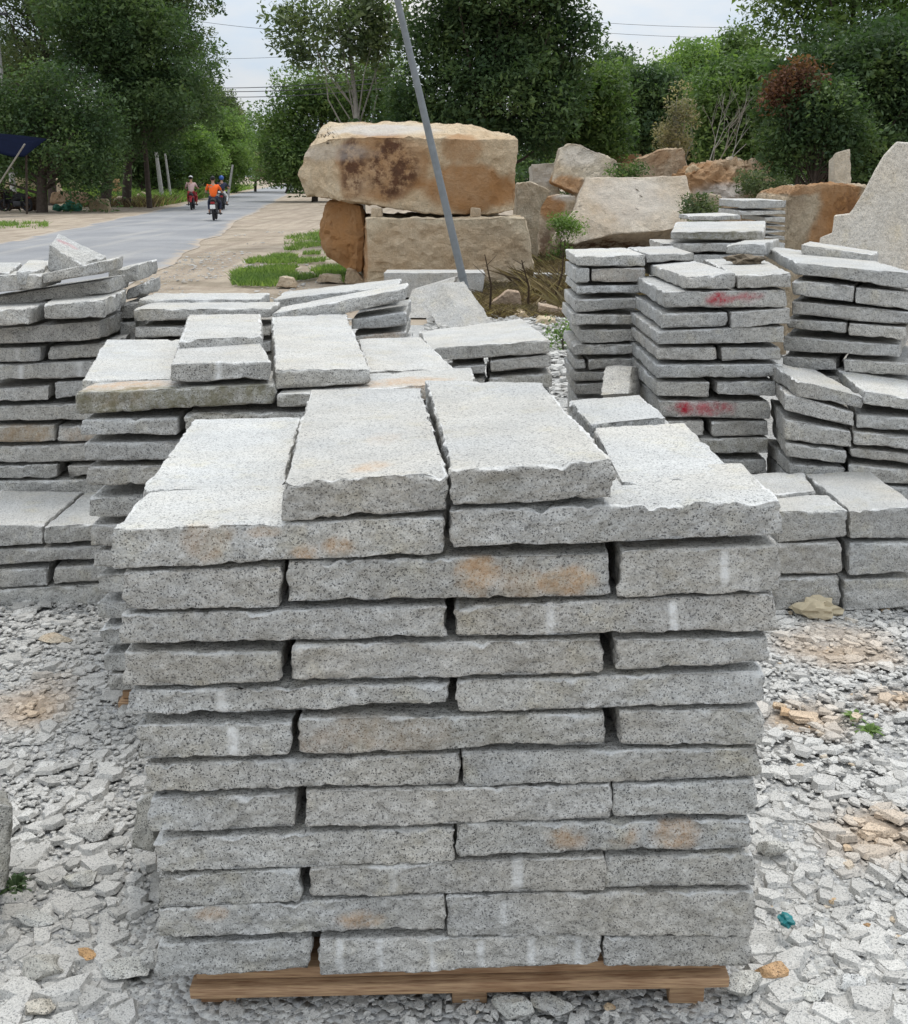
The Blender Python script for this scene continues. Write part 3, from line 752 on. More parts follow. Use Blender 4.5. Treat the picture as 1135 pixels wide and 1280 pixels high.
S5 = Stack('block pile by the cloth', 4.12, cell=.014, rough=.010, r=.012, cname='granite_block', cat='stone block')
f = S5.face
f(c_(0, RE2), 'thick granite block', (972, 639, 679, 1058, 637, 675), .22)
f(c_(0, FE2), 'thick granite block with notched edge', (1062, 638, 677, 1150, 633, 674), .56)
f(c_(1, RE2), 'thick granite block', (971, 680, 721, 1052, 678, 718), .28)
f(c_(1, FE2), 'thick granite block', (1062, 680, 721, 1150, 678, 718), .56)
f(c_(2, RE2), 'thick granite block', (969, 723, 764, 1050, 720, 763), .28)
f(c_(2, FE2), 'thick granite block', (1055, 724, 766, 1150, 722, 762), .56)
zS5 = at_plane(1000, 638, S5.P, S5.N)[2]
S5.top('top course, behind the thick block,', 'flat white-topped granite block', [(966, 617), (1020, 614), (1004, 590), (918, 591)], zS5 + .012, .11)

# ---------- tall stack by the road and the low pile at its foot
S6 = Stack('tall stack beside road', 4.78, cell=.018)
f = S6.face
f(c_(0, RE), 'granite slab', (-40, 346, 369, 50, 342, 361), .28)
f(c_(0, FE), 'tilted granite slab', (53, 342, 358, 131, 325, 342), .28)
f(c_(1, 'whole width'), 'tilted long granite slab', (-40, 376, 394, 137, 348, 368), .30, push=.10)
f(c_(2, RE), 'protruding granite slab', (-40, 388, 410, 34, 385, 408), .5, push=-.16)
f(c_(2, FE), 'protruding white-topped granite slab', (56, 380, 402, 131, 374, 399), 0, (), back=((70, 369), (158, 361)), push=-.16)
f(c_(3, 'whole width'), LONG, (-40, 413, 434, 124, 401, 426), .56, push=-.04)
f(c_(4, RE), 'granite slab with pale seam', (-40, 436, 454, 51, 433, 452), .56, [('chalk', 20, 443, 3, 9, .4)])
f(c_(4, FE), 'granite slab', (62, 433, 453, 140, 428, 449), .56)
f(c_(5, 'whole width'), 'long granite slab with pale grooves', (-40, 457, 478, 140, 450, 474), .56, [('chalk', 26, 466, 3, 10, .8), ('chalk', 99, 462, 4, 11, .7)])
f(c_(6, RE), 'granite slab', (-40, 488, 506, 60, 482, 502), .56)
f(c_(6, FE), 'granite slab', (70, 477, 500, 150, 474, 496), .56)
f(c_(7, 'whole width'), LONG, (-40, 509, 529, 150, 503, 525), .56)
f(c_(8, RE), 'tan-stained granite slab', (-40, 533, 557, 68, 531, 554), .56, [('stain', 15, 545, 60, 18, .6), ('moss', 30, 543, 70, 20, .35)])
f(c_(8, FE), 'tan-stained granite slab end', (73, 532, 554, 150, 530, 552), .56, [('stain', 100, 543, 30, 12, .4)])
f(c_(9, 'whole width'), LONG, (-40, 559, 580, 150, 553, 577), .56)
f(c_(10, RE), 'granite slab', (-40, 583, 600, 71, 580, 599), .56)
f(c_(10, FE), 'granite slab', (85, 582, 598, 150, 580, 596), .56)
f(c_(11, 'whole width'), LONG, (-40, 602, 623, 150, 599, 620), .56)
f(c_(12, 'whole width'), 'lowest long granite slab', (-40, 626, 700, 150, 624, 700), .56)
zt = at_plane(30, 344, S6.P, S6.N)[2]
S6.top('behind its top course, road end,', 'flat loose granite slab', [(-40, 340), (12, 340), (26, 328), (-20, 328)], zt + .01, .06)
S6.top('behind its top course, middle,', 'pale loose granite slab', [(20, 339), (56, 336), (62, 325), (35, 325)], zt + .02, .06)
# the propped slab with a red scrawl on top
A = at_y(58, 325, 4.95); B = at_y(102, 330, 4.78); C = at_y(133, 320, 4.95); D = at_y(73, 292, 5.2)
up = np.array([0, 0, .055])
put_slab([A - up * .9, B - up * .6, B, at_y(62, 306, 4.95), at_y(73, 316, 5.25), C - up, C, D], 'propped granite slab with a faint pink scrawl crowning the tall stack beside the road', S6.group,
         [('paint', at_y(88, 304, 5.02), .10, .02, .35)], cell=.014)
f('beside its tilted slabs, behind,', 'broken granite chunk', (136, 338, 360, 172, 330, 352), .35, push=.35, chip=2)
f('just below the broken chunk,', 'broken granite piece', (158, 362, 378, 180, 352, 372), .3, push=.38, chip=2)
f('lower down behind its corner,', 'short granite piece', (150, 380, 400, 178, 378, 398), .4, push=.30)
f('lowest behind its corner,', 'short granite piece', (150, 402, 430, 170, 402, 430), .4, push=.30)

S7 = Stack('low pile before roadside stack', 4.20, cell=.016)
f = S7.face
zc7 = None
f(c_(0, RE), 'white-topped granite slab', (-60, 655, 686, 53, 657, 682), .50)
f(c_(0, FE), 'granite slab', (56, 658, 681, 128, 653, 679), .50)
f(c_(1, 'whole width'), LONG, (-60, 689, 710, 130, 682, 702), .56)
f(c_(2, RE), 'granite slab', (-60, 715, 738, 59, 710, 732), .56)
f(c_(2, FE), 'granite slab', (67, 709, 731, 132, 706, 728), .56)
f(c_(3, 'whole width'), 'lowest long granite slab', (-60, 740, 759, 134, 731, 757), .56)

for stk, x0, x1, z1, n, dep, what in ((S2, 169, 508, .85, 9, .9, 'verge stack'), (S3, 535, 690, .47, 5, .58, 'pole stack'), (S4a, 722, 806, .36, 4, .6, 'weed-side stack'), (S4b, 832, 955, .20, 2, .8, 'red-painted stack'), (S4c, 982, 1140, .50, 5, .6, 'stack beyond the red-painted one'), (S4d, 990, 1178, .24, 3, .5, 'slumped stack')):
    A0 = at_plane(x0, 480, stk.P, stk.N); A1 = at_plane(x1, 480, stk.P, stk.N); h = (z1 + .01) / n
    for k in range(n):
        zb, zt_ = -.01 + k * h, -.01 + (k + 1) * h - .008
        q = [np.array([p[0], p[1], z]) for p, z in ((A0, zb), (A1, zb), (A1, zt_), (A0, zt_))]; dv = stk.N * dep
        put_slab(q + [v + dv for v in q], f'buried granite slab, base course {ORD[n - 1 - k]} above the gravel, {what}', stk.group, (), cell=.06)

# ---------- far slab piles
S8 = Stack('thin stack by orange boulder', 10.5, cell=.05, rough=.012)
f = S8.face
for n, (xl, t, b) in enumerate([(927, 250, 261), (927, 263, 270), (957, 271, 279), (955, 281, 286), (955, 288, 293), (953, 295, 301), (950, 303, 312)]):
    f(c_(n, 'whole width'), 'thin grey granite slab', (xl, t, b, 982 - (n > 2), t, b), .9)
S9 = Stack('loose slabs before thin stack', 7.2, cell=.035, rough=.012)
S9.face('uppermost', 'thick granite slab with a dark mossy face', (838, 290, 302, 954, 288, 302), 0, [('moss', 900, 296, 70, 10, .9)], back=((846, 277), (957, 276)), rise=.06)
S9.face('lower', 'grey granite slab', (828, 304, 316, 955, 303, 316), .5)
S9.face('lowest', 'grey granite slab', (828, 318, 380, 955, 318, 380), .5)
S9.face('behind', 'thin pale granite slab', (866, 270, 278, 925, 268, 276), .5, push=.8)

# ---------- loose leaning slabs behind the pole stack
def loose(c8, label, marks=(), cell=.022, col=None, name='granite_flagstone', cat='stone slab'):
    return put_slab(c8, label, 'loose granite pieces', marks, name, cell, .01, .009, cat, col)
YL = 12.7
a, b, c, d = at_y(550, 412, YL), at_y(584, 410, YL), at_y(553, 354, YL + .45), at_y(530, 378, YL + .35)
e = at_y(617, 406, YL + .25) - b
loose([a, b, c, d, a + e, b + e, c + e * .8, d + e], 'granite slab leaning on edge against the grey pole, pale edge up')
loose([at_y(500, 398, YL + 1.2), at_y(548, 398, YL + 1.2), at_y(570, 346, YL + 1.9), at_y(516, 362, YL + 1.7), at_y(500, 400, YL + 1.4), at_y(548, 400, YL + 1.4), at_y(574, 344, YL + 2.1), at_y(520, 360, YL + 1.9)], 'whitish granite slab leaning behind the tilted verge slab')
loose([at_y(480, 372, 15.9), at_y(602, 372, 15.9), at_y(606, 341, 15.9), at_y(480, 341, 15.9), at_y(480, 372, 16.8), at_y(602, 372, 16.8), at_y(604, 337, 16.8), at_y(484, 337, 16.8)], 'long white-edged granite slab lying before the lower tan block', cell=.06)
loose([at_y(667, 358, 17.0), at_y(722, 358, 17.0), at_y(722, 343, 17.0), at_y(667, 342, 17.0), at_y(667, 358, 17.9), at_y(722, 358, 17.9), at_y(722, 340, 17.9), at_y(668, 338, 17.9)], 'jagged grey slab lying on the dry weeds beside the weed-side stack', cell=.06)
loose([at_y(752, 497, 5.2), at_y(786, 494, 5.2), at_y(790, 458, 5.5), at_y(757, 458, 5.5), at_y(760, 502, 5.4), at_y(800, 497, 5.4), at_y(804, 458, 5.7), at_y(770, 456, 5.7)], 'pale granite offcut leaning against the weed-side stack')
# big thin rock slab leaning at the pallet, road side
g0 = at_z(178, 1066, 0.0)
def leaner(px, z=None): return at_y(px[0], px[1], px[2])
loose([at_y(164, 1062, 2.27), at_y(192, 1068, 2.27), at_y(192, 990, 2.36), at_y(172, 996, 2.36), at_y(166, 1060, 2.42), at_y(200, 1062, 2.42), at_y(200, 988, 2.46), at_y(180, 990, 2.46)], 'dark rough offcut leaning against the pallet stack, road side', [('moss', at_y(182, 1050, 2.27), .05, .03, .4)], cell=.012, col=(.62, .62, .60, 1), name='granite_offcut', cat='stone offcut')
loose([at_y(-40, 1130, 2.05), at_y(6, 1112, 2.1), at_y(16, 1010, 2.2), at_y(-40, 985, 2.2), at_y(-40, 1112, 2.35), at_y(8, 1090, 2.4), at_y(10, 990, 2.4), at_y(-40, 975, 2.4)], 'dark upright offcut by the mossy tuft on the gravel', [('moss', at_y(8, 1080, 2.1), .04, .05, .4)], cell=.015, col=(.6, .6, .58, 1), name='granite_offcut', cat='stone offcut')

# ------------------------------------------------------------------ tan quarry rocks
def rock(name, front, back, label, cat='boulder', group=None, bevel=.025, res=.10, amp=.04, freq=1.6, marks=(), col=(1, 1, 1, 1), seed=1, mat=None):
    fw = [at_y(*q) for q in front]
    bw = [np.asarray(q) + 0 if len(q) == 3 and isinstance(q, np.ndarray) else at_y(*q) for q in back] if back and not isinstance(back, (int, float)) else None
    if bw is None:
        c = np.mean(fw, 0); d = back if back else 1.0
        bw = [c + (p - c) * np.array([.88, 1, .9]) + np.array([0, d, 0]) for p in fw]
        for p in bw: p[2] = max(p[2], -.1)
    bm = bmesh.new()
    n = len(fw)
    vf = [bm.verts.new(p) for p in fw]; vb = [bm.verts.new(p) for p in bw]
    bm.faces.new(vf[::-1]); bm.faces.new(vb)
    for i in range(n):
        j = (i + 1) % n; bm.faces.new((vf[i], vf[j], vb[j], vb[i]))
    bmesh.ops.recalc_face_normals(bm, faces=bm.faces)
    if bevel: bmesh.ops.bevel(bm, geom=list(bm.edges), offset=bevel, segments=2, affect='EDGES', profile=.5, clamp_overlap=True)
    bmesh.ops.triangulate(bm, faces=bm.faces)
    for _ in range(9):
        ed = [e for e in bm.edges if e.calc_length() > res]
        if not ed: break
        bmesh.ops.subdivide_edges(bm, edges=ed, cuts=1)
        bmesh.ops.triangulate(bm, faces=[q for q in bm.faces if len(q.verts) > 3])
    bm.normal_update()
    co = np.array([v.co for v in bm.verts]); no = np.array([v.normal for v in bm.verts])
    k = fbm(co * freq + seed * 11.7, 4); k2 = np.abs(fbm(co * freq * 2.4 + seed * 5.1, 3))
    k3 = fbm(co * freq * 7 + seed * 3.3, 3)
    kq = np.round(fbm(co * freq * 1.5 + seed * 2.2, 2) * 4) / 4
    co = co + no * (amp * (k * .9 - k2 * .8 + k3 * .75 + kq * .9))[:, None]
    for v, p in zip(bm.verts, co): v.co = p
    me = bpy.data.meshes.new(name)
    org = co.mean(0); org[2] = co[:, 2].min()
    for v in bm.verts: v.co -= Vector(org)
    bm.to_mesh(me); bm.free()
    me.polygons.foreach_set('use_smooth', [True] * len(me.polygons))
    try: me.set_sharp_from_angle(angle=.28)
    except Exception: pass
    cl = np.zeros((len(co), 4), np.float32); ch = {'rust': 0, 'crust': 1, 'pale': 2}
    for kind, px, py, Y, rx, ry, st in marks:
        c = at_y(px, py, Y); sx = np.linalg.norm(at_y(px + rx, py, Y) - c); sz = np.linalg.norm(at_y(px, py + ry, Y) - c)
        e = np.sqrt(((co[:, 0] - c[0]) / sx) ** 2 + ((co[:, 2] - c[2]) / sz) ** 2) + .4 * fbm(co * 3 + 5, 3)
        cl[:, ch[kind]] = np.maximum(cl[:, ch[kind]], np.clip((1.1 - e) / (.22 if kind == 'rust' else .45), 0, 1) * st)
    at = me.color_attributes.new(MARKS, 'FLOAT_COLOR', 'POINT'); at.data.foreach_set('color', cl.ravel())
    o = link(name, me, mat or M_ROCK, loc=org); o.color = col
    return tag(o, label, cat, group)

Y1 = 18.3
rock('quarry_boulder', [(372, 219, Y1 + .6), (386, 182, Y1 + .5), (427, 173, Y1), (530, 172, Y1), (590, 174, Y1), (645, 174, Y1), (643, 235, Y1), (642, 262, Y1), (608, 268, Y1 + .1), (543, 267, Y1 + .1), (478, 258, Y1), (428, 250, Y1), (383, 246, Y1 + .6)],
     [(378, 222, Y1 + 2.2), (404, 160, Y1 + 2.2), (412, 154, Y1 + 1.9), (528, 152, Y1 + 1.9), (572, 154, Y1 + 1.9), (636, 168, Y1 + 1.9), (638, 230, Y1 + 2.2), (637, 255, Y1 + 2.2), (608, 260, Y1 + 2.2), (543, 258, Y1 + 2.2), (478, 252, Y1 + 2.2), (430, 246, Y1 + 2.2), (390, 242, Y1 + 2.2)],
     'huge tan boulder with dark brown crust resting on the lower tan block', res=.085, amp=.045, freq=1.3, bevel=.012, col=(1.18, 1.13, 1.04, 1),
     marks=[('crust', 440, 205, Y1, 18, 40, 1.0), ('crust', 490, 208, Y1, 34, 40, 1.0), ('rust', 480, 205, Y1, 70, 44, .75), ('rust', 585, 236, Y1, 72, 28, .95), ('rust', 575, 185, Y1, 26, 18, .7), ('pale', 410, 190, Y1, 60, 12, .4), ('pale', 480, 162, Y1 + 1, 80, 10, .8)])
rock('quarry_boulder', [(458, 272, Y1 - .5), (658, 271, Y1 - .5), (670, 342, Y1 - .5), (668, 362, Y1 - .5), (460, 362, Y1 - .5), (458, 320, Y1 - .5)],
     [(452, 268, Y1 + 1.6), (650, 268, Y1 + 1.6), (662, 330, Y1 + 1.6), (660, 350, Y1 + 1.6), (446, 350, Y1 + 1.6), (447, 310, Y1 + 1.6)],
     'squared tan block lying under the huge crusted boulder', res=.14, amp=.05, marks=[('rust', 455, 300, Y1 + .5, 10, 50, .9), ('rust', 560, 312, Y1 - .5, 110, 34, .22)], col=(1.1, 1.1, 1.06, 1), seed=2)
rock('quarry_boulder', [(406, 250, Y1 + .5), (430, 246, Y1 + .3), (452, 256, Y1 + .2), (458, 300, Y1 + .2), (454, 345, Y1 + .2), (428, 338, Y1 + .3), (406, 322, Y1 + .5), (397, 292, Y1 + .6)], 1.2,
     'rounded rusty orange boulder propping the huge one beside the grass', bevel=.22, amp=.06, marks=[('rust', 428, 295, Y1, 90, 90, 1.0)], col=(.8, .72, .62, 1), seed=3)
for px, lab in ((470, 'small stone shim wedged under the huge boulder, toward the road'), (594, 'flat dark shim wedged under the huge boulder beyond the pole')):
    rock('stone_shim', [(px - 7, 272, Y1 - .3), (px - 6, 259, Y1 - .3), (px + 7, 260, Y1 - .3), (px + 8, 272, Y1 - .3)], .4, lab, 'stone shim', 'shims under the huge boulder', bevel=.02, amp=.01, col=(1.1, 1.1, 1.1, 1))
Y4 = 22.0
rock('quarry_boulder', [(697, 291, Y4), (718, 263, Y4 + .3), (732, 222, Y4 + 1.0), (790, 221, Y4 + 1.0), (858, 219, Y4 + 1.0), (862, 240, Y4 + .8), (868, 280, Y4 + .2), (830, 288, Y4), (770, 292, Y4), (718, 306, Y4 - .1), (702, 302, Y4 - .1)],
     [(688, 300, Y4 + .8), (716, 262, Y4 + 1.9), (734, 224, Y4 + 2.6), (790, 223, Y4 + 2.6), (854, 223, Y4 + 2.6), (858, 245, Y4 + 2.4), (858, 290, Y4 + 1.6), (830, 306, Y4 + .8), (770, 314, Y4 + .8), (718, 322, Y4 + .8), (690, 312, Y4 + .8)],
     'broad flat-faced beige slab rock tilted above the weed-side stack', res=.12, amp=.03, col=(1.08, 1.12, 1.2, 1), seed=4, marks=[('crust', 760, 310, Y4, 60, 12, .9), ('pale', 795, 250, Y4, 60, 30, .4)])
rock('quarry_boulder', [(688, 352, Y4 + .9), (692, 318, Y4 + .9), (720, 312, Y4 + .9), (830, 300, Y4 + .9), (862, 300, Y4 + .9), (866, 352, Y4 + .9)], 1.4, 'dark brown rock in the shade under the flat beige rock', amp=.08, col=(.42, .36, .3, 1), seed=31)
Y5 = 24.8
rock('quarry_boulder', [(690, 228, Y5), (701, 186, Y5 + .4), (712, 178, Y5 + .4), (722, 178, Y5 + .4), (754, 193, Y5 + .5), (772, 202, Y5 + .5), (778, 240, Y5 + .3), (778, 342, Y5 + .3), (726, 342, Y5), (722, 243, Y5)], 1.8,
     'pointed grey rock with a brown underside behind the flat beige rock', amp=.05, col=(1.05, 1.08, 1.1, 1), seed=5, marks=[('rust', 708, 232, Y5, 26, 12, 1.0), ('pale', 730, 195, Y5, 30, 16, .5)])
rock('quarry_boulder', [(662, 340, 26), (664, 205, 26), (698, 202, 26), (702, 340, 26)], 1.4, 'small squared pale rock between the huge boulder and pointed rock', amp=.04, col=(1.1, 1.12, 1.12, 1), seed=6, marks=[('pale', 680, 215, 26, 30, 20, .6)])
rock('quarry_boulder', [(642, 352, 21), (645, 229, 21), (664, 226, 21), (690, 238, 21), (678, 262, 21), (671, 300, 21), (672, 354, 21)], 1.2, 'wedge-shaped grey rock beside the lower tan block', amp=.04, col=(.95, .97, .98, 1), seed=7)
rock('quarry_boulder', [(672, 348, 23.4), (674, 285, 23.4), (676, 246, 23.4), (720, 244, 23.4), (722, 262, 23.4), (724, 348, 23.4)], 1.2, 'small rock with an orange face above the green weeds', amp=.05, seed=8, marks=[('rust', 690, 258, 23.4, 18, 16, 1.0), ('pale', 705, 247, 23.4, 20, 5, .7), ('crust', 695, 320, 23.4, 40, 45, .7)])
rock('quarry_boulder', [(796, 336, 27), (798, 222, 27), (802, 198, 27), (826, 186, 27), (855, 184, 27), (862, 214, 27), (866, 336, 27)], 2.0, 'pinkish angular rock behind the flat beige rock', amp=.06, col=(1.02, .95, .90, 1), seed=9, marks=[('rust', 815, 196, 27, 24, 12, .4)])
rock('quarry_boulder', [(750, 322, 31), (757, 194, 31), (802, 193, 31), (808, 322, 31)], 2.0, 'low flat rusty pink rock at the foot of the dark trees', amp=.06, col=(.95, .72, .62, 1), seed=10, marks=[('rust', 780, 198, 31, 30, 10, .5)])
Y11 = 11.8
rock('quarry_boulder', [(978, 428, Y11), (979, 330, Y11), (981, 250, Y11), (988, 239, Y11), (1000, 232, Y11), (1040, 232, Y11), (1086, 231, Y11 + .2), (1080, 428, Y11 + .2)], 1.3,
     'orange-brown block with a grey weathered face beside the far thin stack', res=.07, amp=.045, freq=2.2, seed=11, col=(.92, .9, .86, 1), marks=[('rust', 1050, 270, Y11, 34, 80, 1.0), ('rust', 1005, 236, Y11, 60, 7, .8), ('crust', 1062, 258, Y11, 18, 40, .6), ('crust', 995, 265, Y11, 12, 40, .22)])
Y12 = 7.6
rock('quarry_boulder', [(1012, 534, Y12), (1022, 312, Y12), (1025, 296, Y12), (1040, 291, Y12), (1043, 269, Y12), (1061, 267, Y12), (1079, 242, Y12), (1095, 212, Y12), (1107, 193, Y12), (1121, 178, Y12), (1210, 182, Y12), (1210, 534, Y12)],
     [(x + 12, max(y, 200) + 5 if y > 200 else y + 6, Y12 + 1.0) for x, y in ((1012, 500), (1022, 312), (1025, 296), (1040, 291), (1043, 269), (1061, 267), (1079, 242), (1095, 212), (1107, 193), (1121, 178), (1210, 182), (1210, 500))], 'tall pale grey rock with a stepped sloping edge standing above the stacks', amp=.008, freq=3.0, res=.06, bevel=.008, col=(1.42, 1.33, 1.22, 1), seed=13, mat=M_GRANITE)
rock('quarry_boulder', [(856, 344, 24), (862, 215, 24.2), (880, 205, 24.6), (925, 203, 24.6), (962, 208, 24.6), (970, 240, 24.2), (975, 344, 24)], 2.5, 'broken orange rock mound behind the far thin stack', amp=.13, freq=2.6, res=.12, bevel=.06, col=(1.0, .86, .74, 1), seed=14, marks=[('rust', 890, 222, 24, 40, 18, .7), ('pale', 910, 240, 24, 40, 14, .8)])
for k, (x0, x1, t, b, Y, lab, cl) in enumerate([(906, 931, 194, 206, 25.4, 'white angular rock on the orange mound', (1.35, 1.38, 1.42, 1)), (862, 880, 206, 222, 24.4, 'small cream rock at the end of the orange mound', (1.15, 1.1, 1.0, 1)), (940, 952, 197, 212, 25.2, 'small pink-white rock beside the white one', (1.2, 1.12, 1.08, 1)), (880, 902, 240, 352, 21.5, 'grey rock among weeds behind the loose pair of slabs', (.9, .92, .92, 1)), (903, 930, 250, 354, 21, 'rough brown rock beside the far thin stack', (.8, .75, .7, 1)), (950, 968, 196, 214, 25.0, 'rust coloured rock at the weed edge', (.95, .7, .5, 1))]):
    rock('quarry_boulder', [(x0, b, Y), (x0 + 3, t + 3, Y), (x0 + (x1 - x0) * .4, t, Y), (x1 - 2, t + 4, Y), (x1, b, Y)], .6, lab, amp=.06, bevel=.05, res=.12, col=cl, seed=20 + k)
rock('standing_stone', [(1040, 382, 15), (1043, 190, 15), (1064, 184, 15), (1066, 382, 15)], .3, 'pale upright stone slab under the dark tree', 'stone slab', amp=.02, bevel=.02, col=(1.3, 1.38, 1.48, 1), seed=30)
rock('quarry_boulder', [(925, 444, 10.6), (925, 314, 10.6), (984, 314, 10.6), (984, 444, 10.6)], .9, 'rough block carrying the thin stack by the orange boulder', amp=.04, col=(.8, .8, .8, 1), seed=32)
rock('quarry_boulder', [(832, 548, 7.3), (832, 381, 7.3), (952, 381, 7.3), (952, 548, 7.3)], .6, 'rough block under the loose slabs before the thin stack', amp=.04, col=(.8, .8, .8, 1), seed=33)
# stones round the pole foot
for k, (pts, Y, lab, cl) in enumerate([
    ([(612, 392), (614, 378), (636, 364), (650, 366), (652, 380), (640, 393)], 6.6, 'pinkish rounded stone at the edge of the dry weeds', (.98, .90, .88, 1)),
    ([(620, 352), (622, 344), (660, 336), (668, 340), (668, 352), (640, 358)], 8.6, 'cream flat stone on the dry weeds', (1.05, 1, .92, 1)),
    ([(640, 404), (645, 392), (655, 390), (668, 404)], 6.2, 'yellowish white stone behind the pole stack', (1.2, 1.15, 1.05, 1)),
    ([(672, 395), (674, 382), (712, 388), (715, 398), (690, 402)], 6.6, 'flat pinkish stone beside the weed-side stack', (.95, .9, .9, 1)),
    ([(668, 406), (676, 398), (694, 400), (698, 408), (680, 411)], 6.0, 'small white flat stone at the gravel gap', (1.35, 1.35, 1.3, 1)),
    ([(345, 358), (350, 346), (365, 348), (370, 360)], 8.0, 'small white stone on the grass edge behind the verge stack', (1.3, 1.3, 1.3, 1)),
    ([(395, 352), (400, 344), (425, 345), (430, 354)], 9.5, 'row-end grey stone on the grass edge', (1.1, 1.1, 1.1, 1)),
    ([(430, 354), (434, 336), (442, 338), (456, 352), (454, 356)], 9.3, 'triangular grey stone at the foot of the rusty boulder', (1.05, 1.05, 1.05, 1))]):
    Y = at_z(pts[0][0], max(y for _, y in pts), -.03)[1]
    rock('loose_stone', [(x, y, Y) for x, y in pts], .4, lab, 'stone', 'loose stones round the pole', bevel=.006, res=.04, amp=.02, freq=6, col=cl, seed=40 + k)
# ------------------------------------------------------------------ ground
def sheet(name, pts, z, mat, kind='structure', nsub=0):
    me = bpy.data.meshes.new(name); me.from_pydata([(x, y, z) for x, y in pts], [], [tuple(range(len(pts)))])
    o = link(name, me, mat); tag(o, kind=kind); return o
sheet('ground', [(-900, -300), (900, -300), (900, 1800), (-900, 1800)], -.045, M_DIRT)

# road: right edge (190,330)->(365,230), left edge beyond
def road_strip(name, off0, off1, z, mat, y0=6.0, y1=420.0, wob=.25, step=1.0, seed=0):
    ys = np.concatenate([np.arange(y0, 80, step), np.arange(80, y1, 8.0)])
    ex = lambda y: -5.71 - .1143 * (y - 22.4)
    ks = [0, .05, .12, .2, .5, .8, .88, .95, 1]; vs = []; ed = []
    for y in ys:
        a = ex(y) + off0 + wob * fbm(np.array([[y * .35, seed + 1.0, 0]]), 3)[0]; b = ex(y) + off1 + wob * fbm(np.array([[y * .35, seed + 7.0, 3]]), 3)[0]
        for k in ks: vs.append((a + (b - a) * k, y, z + .03 * (1 - (2 * k - 1) ** 2))); ed.append(max(0, 1 - min(k, 1 - k) / .2))
    m = len(ks)
    me = bpy.data.meshes.new(name); me.from_pydata(vs, [], [(r * m + c, r * m + c + 1, r * m + m + c + 1, r * m + m + c) for r in range(len(ys) - 1) for c in range(m - 1)])
    at = me.attributes.new('edge', 'FLOAT', 'POINT'); at.data.foreach_set('value', np.array(ed, np.float32))
    o = link(name, me, mat); tag(o, kind='structure'); return o
road_strip('road', -5.3, 0.0, -.036, M_ASPHALT, wob=.35)
# yard floor of crushed granite
SOIL = [(*at_z(px, py, 0)[:2], abs(at_z(px + rx, py, 0)[0] - at_z(px, py, 0)[0]), abs(at_z(px, py - ry, 0)[1] - at_z(px, py, 0)[1])) for px, py, rx, ry in ((1055, 812, 80, 24), (1120, 875, 50, 16), (1070, 1045, 75, 36), (50, 885, 55, 30), (1010, 900, 60, 20))]
def soil_w(x, y):
    w = 0 * x; p = np.stack([np.ravel(x) * 5, np.ravel(y) * 5, np.ravel(x) * 0], 1); nz = fbm(p, 4).reshape(np.shape(x))
    for cx, cy, a, b in SOIL: w = np.maximum(w, np.clip(1.25 - np.sqrt(((x - cx) / a) ** 2 + ((y - cy) / b) ** 2) + nz * .9, 0, 1))
    return w
def gz(x, y):
    t = np.clip((2.75 - y) / .8, 0, 1); return -.036 * t * t * (3 - 2 * t)
gx, gy = np.meshgrid(np.linspace(0, 1, 90), np.linspace(.2, 13.0, 200)); hw = 3.2 + .12 * gy
px_ = -hw + .6 + 2 * hw * gx; gzv = gz(px_, gy) - .001 + .006 * fbm(np.stack([px_.ravel() * 2, gy.ravel() * 2, gx.ravel() * 0], 1), 3).reshape(gx.shape)
ii = np.arange(18000).reshape(200, 90); me = mesh_np('gravel_bed', np.stack([px_, gy, gzv], -1).reshape(-1, 3), quads=np.stack([ii[:-1, :-1], ii[:-1, 1:], ii[1:, 1:], ii[1:, :-1]], -1).reshape(-1, 4))
at = me.attributes.new('soil', 'FLOAT', 'POINT'); at.data.foreach_set('value', soil_w(px_, gy).ravel().astype(np.float32))
tag(link('gravel_bed', me, M_GRAVELBED), kind='structure')

